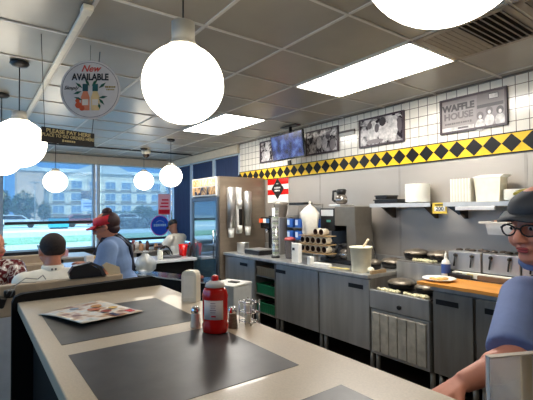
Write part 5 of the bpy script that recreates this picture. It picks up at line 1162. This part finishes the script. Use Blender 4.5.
# man in white shirt, back to us
o, J, HM = seated('man seen from behind in a white collared shirt seated in the booth', -3.29, 0.485, R(178), SKIN2, R(10), R(10), 0.02, belly=0.05, s=1.12)
m_ = MB(); torso(m_, J, 0.018, 0.05)
for k in ('l', 'r'): arm(m_, J['s' + k], J['e' + k], J['w' + k], 0.024, 0.95)
m_.build('shirt', o, mat('white_shirt', (246, 240, 226), 0.85, var=0.03), remesh=0.011)
m_ = MB(); m_.lathe([(0.082, -0.02), (0.075, 0.03), (0.068, 0.045), (0.064, 0.03)], (J['neck'].x + 0.01, 0, J['neck'].z - 0.005), MATS['white_shirt'], 26, closed=True); m_.build('collar', o)
m_ = MB()
for s in (-1, 1): m_.box((J['neck'].x - 0.068, s * 0.012, J['neck'].z + 0.012), (0.006, 0.010, 0.014), mat('mark_grey', (90, 90, 94), 0.6))
m_.build('collar_mark', o)
m_ = MB(); legs(m_, J, 0.02); m_.ell(J['pel'], (0.14, 0.18, 0.10)); m_.build('trousers', o, mat('trouser_navy', (40, 44, 60), 0.8), remesh=0.014)
m_ = MB(); m_.M = HM; m_.ell((-0.022, 0, 0.038), (0.092, 0.079, 0.084), mat('hair_black', (44, 34, 32), 0.8, var=0.3, scale=80)); m_.ell((-0.042, 0, 0.0), (0.058, 0.070, 0.04)); m_.build('hair', o, mt=mat('hair_black', (44, 34, 32), 0.8, var=0.3, scale=80))
# man in floral shirt
o, J, HM = seated('bald man in a dark floral shirt facing right in the booth at the left edge', -4.42, 0.13, R(5), SKIN2, R(35), R(5), 0.12, belly=0.02, armspec='chin', s=1.05)
m_ = MB(); torso(m_, J, 0.018, 0.05)
for k in ('l', 'r'): arm(m_, J['s' + k], J['e' + k], J['w' + k], 0.024, 0.75)
fl = photo_mat('floral_shirt', (88, 26, 34), (210, 205, 200), 24, 0.5, 0.62); m_.build('shirt', o, fl, remesh=0.011)
m_ = MB(); legs(m_, J, 0.02); m_.ell(J['pel'], (0.14, 0.18, 0.10)); m_.build('shorts', o, mat('shorts_tan', (150, 130, 100), 0.8), remesh=0.014)
# customer by the far window
o, J, HM = seated('customer in a white shirt and dark cap seated beyond the far counter', -6.80, 3.06, R(-150), SKIN3, R(-20), R(26), 0.08, belly=0.0)
m_ = MB(); torso(m_, J, 0.016, 0.0)
for k in ('l', 'r'): arm(m_, J['s' + k], J['e' + k], J['w' + k], 0.022, 0.8)
m_.build('shirt', o, MATS['white_shirt'], remesh=0.012)
m_ = MB(); legs(m_, J, 0.02); m_.ell(J['pel'], (0.14, 0.18, 0.10)); m_.build('trousers', o, BLACK, remesh=0.014)
m_ = MB(); m_.M = HM; m_.ell((-0.014, 0, 0.055), (0.104, 0.085, 0.078), BLACK); m_.prism([(0.05, -0.07), (0.16, -0.05), (0.18, 0), (0.16, 0.05), (0.05, 0.07)], 'z', 0.03, 0.038, BLACK); m_.build('cap', o)
t = thing('stool', 'plain stool under the customer in the white shirt by the window', 'stool', (-6.80, 3.06, 0))
m_ = MB(); m_.lathe([(0.17, 0.37), (0.18, 0.38), (0.18, 0.405), (0.16, 0.42)], mt=BLACK); m_.build('seat', t)
m_ = MB(); m_.cone((0, 0, 0.02), (0, 0, 0.375), 0.03, 0.03, CHROME); m_.lathe([(0.16, 0), (0.16, 0.01), (0.04, 0.03)], mt=CHROME); m_.build('pedestal', t)

# ------------------------------------------------------------------ signs on the window
t = thing('round_window_sign', 'round blue sign with pink rim on the window near the corner post', 'window sign', (XW + 0.085, 3.40, 1.16))
m_ = MB(); m_.M = Matrix.Rotation(PI / 2, 4, 'Y'); m_.lathe([(0.215, 0), (0.215, 0.006)], mt=sheet_mat('sign_pink', (224, 110, 190), 0.1), seg=36, sx=1.05); m_.lathe([(0.20, 0.005), (0.20, 0.009)], mt=sheet_mat('sign_blue', (60, 120, 235), 0.12), seg=36, sx=1.05); m_.build('disc', t)
marks((0.0105, 0, 0.01), 0.30, 0.06, (0, 1, 0), mat('ink_paleblue', (150, 200, 240), 0.5), t, 6)
m_ = MB()
m_.tube([(0.011, -0.09, 0.075), (0.011, -0.03, 0.11), (0.011, 0.03, 0.105), (0.011, 0.09, 0.07)], 0.006, MATS['ink_paleblue'], 6); m_.build('arc_mark', t)
t = thing('red_poster', 'faded red poster on the window above the round blue sign', 'poster', (XW + 0.085, 3.50, 1.40))
m_ = MB(); m_.b2(0, 0.004, -0.14, 0.14, 0, 0.47, sheet_mat('poster_pink', (250, 190, 190), 0.12)); m_.build('sheet', t)
m_ = MB(); m_.b2(0.003, 0.006, -0.13, 0.13, 0.02, 0.12, sheet_mat('poster_red', (235, 60, 80), 0.1))
for q in range(3): m_.b2(0.003, 0.006, -0.10 + 0.02 * q, 0.10, 0.17 + 0.075 * q, 0.205 + 0.075 * q, MATS['poster_red'])
m_.build('print', t)

# ------------------------------------------------------------------ outside
GZ = -0.3
def ground(x0, x1, z, mt, nm):
    m_ = MB(); m_.b2(x0, x1, -60, 90, z - 0.2, z, mt); o = m_.build(nm); o['kind'] = 'structure'; return o
ground(-300, -9.2, GZ, mat('asphalt_pale', (160, 178, 190), 0.9, var=0.08, scale=0.6), 'ground')
ground(-12.5, -9.0, GZ + 0.12, mat('sidewalk', (196, 196, 190), 0.9), 'sidewalk')
ground(-31, -25.5, GZ + 0.08, mat('grass', (112, 150, 124), 0.9, var=0.2, scale=2), 'grass_verge')
ground(-74, -58, GZ + 0.08, MATS['grass'], 'grass_verge')
ground(-44, -40, GZ + 0.03, mat('concrete_light', (205, 205, 198), 0.9), 'concrete_strip')
# hotel
HX = -100.0; S = HX / -90.0
HW = mat('hotel_wall', (214, 206, 192), 0.8); HG = mat('hotel_glass', (112, 140, 168), 0.25); HR = mat('hotel_roof', (190, 196, 200), 0.7); HB = mat('hotel_band', (150, 140, 128), 0.8)
t = thing('hotel', 'three storey pale hotel with rows of windows across the road', 'building', (HX, 25, GZ))
m_ = MB(); m_.b2(-14, 0, -16.5, 40, 0, 10.6, HW); m_.build('wall', t)
m_ = MB(); m_.b2(0, 0.25, -16.5, 40, 0, 1.0, HB); m_.b2(0, 0.25, -16.5, 40, 3.35, 3.6, HB); m_.b2(0, 0.25, -16.5, 40, 6.3, 6.55, HB); m_.build('band', t)
m_ = MB(); m_.prism([(-14.5, 10.6), (0.6, 10.6), (-1.5, 11.6), (-12.5, 11.6)], 'y', -16.8, 40.3, HR); m_.build('roof', t)
m_ = MB(); m_.prism([(-7.0, 10.7), (7.5, 10.7), (0.5, 14.0)], 'x', -6, 0.5, HR); m_.build('gable', t)
m_ = MB(); m_.b2(-3, 2.4, -17.5, -12.6, 0, 10.4, mat('hotel_tower', (206, 176, 158), 0.8)); m_.prism([(-17.8, 10.4), (-12.3, 10.4), (-15.05, 12.2)], 'x', -3, 2.7, HR); m_.build('tower', t)
from math import tan
for r_, zc in enumerate((2.25, 5.1, 7.9)):
    for i in range(13):
        yc = -9.4 + i * 3.75
        fr = MB(); fr.b2(0.0, 0.18, yc - 1.25, yc + 1.25, zc - 0.95, zc + 0.95, mat('hotel_trim', (222, 220, 212), 0.7)); fr.b2(0.05, 0.3, yc - 1.25, yc + 1.25, zc - 1.35, zc - 0.98, mat('ac_grille', (120, 118, 114), 0.7))
        if r_ == 2: fr.prism([(yc - 1.25, zc + 0.95), (yc + 1.25, zc + 0.95), (yc + 0.6, zc + 1.35), (yc - 0.6, zc + 1.35)], 'x', 0.0, 0.18, MATS['hotel_trim'])
        fo = fr.build('window', t)
        g_ = MB(); g_.b2(0.15, 0.22, yc - 1.12, yc - 0.05, zc - 0.8, zc + 0.8, HG); g_.b2(0.15, 0.22, yc + 0.05, yc + 1.12, zc - 0.8, zc + 0.8, HG); g_.build('pane', fo)
# pylon sign
t = thing('pylon_sign', 'grey and pale blue double pylon sign standing before the hotel', 'street sign', (-55, 12.05, GZ))
m_ = MB(); m_.cone((0, 0, 0), (0, 0, 6), 0.12, 0.12, GREY); m_.build('pole', t)
m_ = MB(); m_.b2(-0.15, 0.15, -0.85, 0.85, 3.4, 4.35, mat('pylon_dark', (74, 84, 102), 0.5)); m_.build('upper_panel', t)
m_ = MB(); m_.b2(-0.15, 0.15, -0.85, 0.85, 1.8, 3.2, mat('pylon_pale', (190, 206, 232), 0.5)); m_.b2(0.15, 0.17, -0.6, 0.6, 2.3, 2.5, mat('pylon_blue', (90, 130, 190), 0.5)); m_.b2(0.15, 0.17, -0.6, 0.6, 2.7, 2.85, MATS['pylon_blue']); m_.build('lower_panel', t)
t = thing('street_lamp', 'thin grey street lamp pole before the left part of the hotel', 'street lamp', (-60, 6.6, GZ))
m_ = MB(); m_.cone((0, 0, 0), (0, 0, 5.6), 0.09, 0.06, GREY, 10); m_.build('pole', t)
m_ = MB(); m_.box((0, 0, 5.6), (0.3, 1.2, 0.12), GREY); m_.build('lamp_head', t)
# trees and hedges: leaves over a trunk
LEAFM = mat('tree_leaf', (52, 84, 58), 0.8, var=0.4, scale=2); BARK = mat('bark', (84, 68, 54), 0.9)
def tree(x, y, r_, h_, label, seed, nleaf=1400):
    rr = random.Random(seed); t = thing('tree', label, 'tree', (x, y, GZ)); m_ = MB()
    for q in range(nleaf):
        a = rr.uniform(0, 2 * PI); b_ = rr.uniform(-1, 1); rad = (0.55 + 0.45 * rr.random()) * (1 + 0.15 * math.sin(3 * a + seed) )
        p = Vector((math.cos(a) * math.sqrt(1 - b_ * b_) * r_ * rad, math.sin(a) * math.sqrt(1 - b_ * b_) * r_ * rad, h_ * 0.55 + b_ * h_ * 0.45 * rad))
        s = r_ * 0.11; n1 = Vector((rr.uniform(-1, 1), rr.uniform(-1, 1), rr.uniform(-1, 1))).normalized() * s; n2 = n1.cross(Vector((rr.uniform(-1, 1), rr.uniform(-1, 1), rr.uniform(-1, 1)))).normalized() * s
        m_.quad([p - n1, p + n2, p + n1, p - n2])
    m_.build('foliage', t, LEAFM, normals=False); m_ = MB(); m_.cone((0, 0, 0), (0, 0, h_ * 0.6), r_ * 0.08, r_ * 0.04, BARK); m_.build('trunk', t)
tree(-80, 3.6, 1.9, 5.6, 'dark leafy tree at the left edge of the window', 1); tree(-74, 6.6, 1.8, 5.0, 'dark leafy tree before the hotel end wall, next to the lamp pole', 2); tree(-80, 10.2, 1.2, 3.4, 'smaller dark tree just right of the larger ones', 3, 900)
tree(-62, 21.5, 1.5, 2.6, 'round green bush before the hotel right of the waitress', 5, 900); tree(-62, 24.6, 1.2, 2.2, 'small green bush near the red window poster', 6, 700)
def hedge(x, y0, y1, h_, label, seed):
    rr = random.Random(seed); m_ = MB()
    for q in range(1800):
        p = Vector((rr.uniform(-0.5, 0.5), rr.uniform(y0, y1), rr.uniform(0, h_))); s = 0.22
        n1 = Vector((rr.uniform(-1, 1), rr.uniform(-1, 1), rr.uniform(-1, 1))).normalized() * s; n2 = n1.cross(Vector((rr.uniform(-1, 1), rr.uniform(-1, 1), 1))).normalized() * s
        m_.quad([p - n1, p + n2, p + n1, p - n2])
    o = m_.build('hedge', mt=mat('hedge_leaf', (70, 96, 84), 0.8, var=0.3, scale=3), loc=(x, 0, GZ), normals=False); tag(o, label, 'hedge')
hedge(-66, 17.0, 45, 1.7, 'long clipped hedge running before the hotel', 9)
o_ = None
def near_hedge():
    rr = random.Random(12); m_ = MB()
    for q in range(1500):
        p = Vector((rr.uniform(-0.5, 0.5), rr.uniform(9.3, 18), rr.uniform(0, 1.05))); s = 0.16
        n1 = Vector((rr.uniform(-1, 1), rr.uniform(-1, 1), rr.uniform(-1, 1))).normalized() * s; n2 = n1.cross(Vector((rr.uniform(-1, 1), rr.uniform(-1, 1), 1))).normalized() * s
        m_.quad([p - n1, p + n2, p + n1, p - n2])
    o = m_.build('hedge', mt=mat('hedge_dark', (62, 84, 84), 0.8, var=0.3, scale=3), loc=(-40, 0, GZ), normals=False); tag(o, 'dark clipped hedge behind the waitress, nearer than the long one', 'hedge')
near_hedge()
def car(x, y, c, nm, rz, label):
    t = thing('car', label, 'car', (x, y, GZ), rz)
    m_ = MB(); m_.prism([(-2.2, 0.35), (2.2, 0.35), (2.25, 0.75), (1.2, 0.95), (0.6, 1.4), (-1.3, 1.42), (-1.9, 0.95), (-2.25, 0.85)], 'y', -0.85, 0.85, mat('car_' + nm, c, 0.3)); m_.build('body', t)
    m_ = MB(); m_.prism([(1.0, 0.97), (0.55, 1.34), (-1.2, 1.36), (-1.7, 0.97)], 'y', -0.87, 0.87, BLACKG); m_.build('window_band', t)
    for sx in (-1.4, 1.4):
        for sy in (-0.86, 0.86):
            m_ = MB(); m_.cone((sx, sy - 0.1 if sy > 0 else sy + 0.1, 0.33), (sx, sy, 0.33), 0.33, 0.33, BLACK); m_.build('wheel', t)
car(-52, 3.9, (226, 228, 230), 'white', R(85), 'white car parked outside at the left end of the window')
car(-50, 10.5, (150, 60, 60), 'red', R(90), 'red car parked outside behind the seated man head')
car(-53, 16.5, (200, 204, 208), 'silver', R(90), 'silver car parked outside left of the waitress')
t = thing('teal_dumpster', 'small teal box standing outside in the middle of the left window', 'container', (-46, 7.2, GZ))
m_ = MB(); m_.b2(-0.5, 0.5, -0.9, 0.9, 0.15, 1.1, mat('teal', (40, 150, 175), 0.5), 0.03); m_.build('body', t)
m_ = MB(); m_.b2(-0.55, 0.55, -0.95, 0.95, 1.1, 1.18, BLACK); m_.b2(-0.4, 0.4, -0.8, 0.8, 0, 0.15, BLACK); m_.build('lid', t)
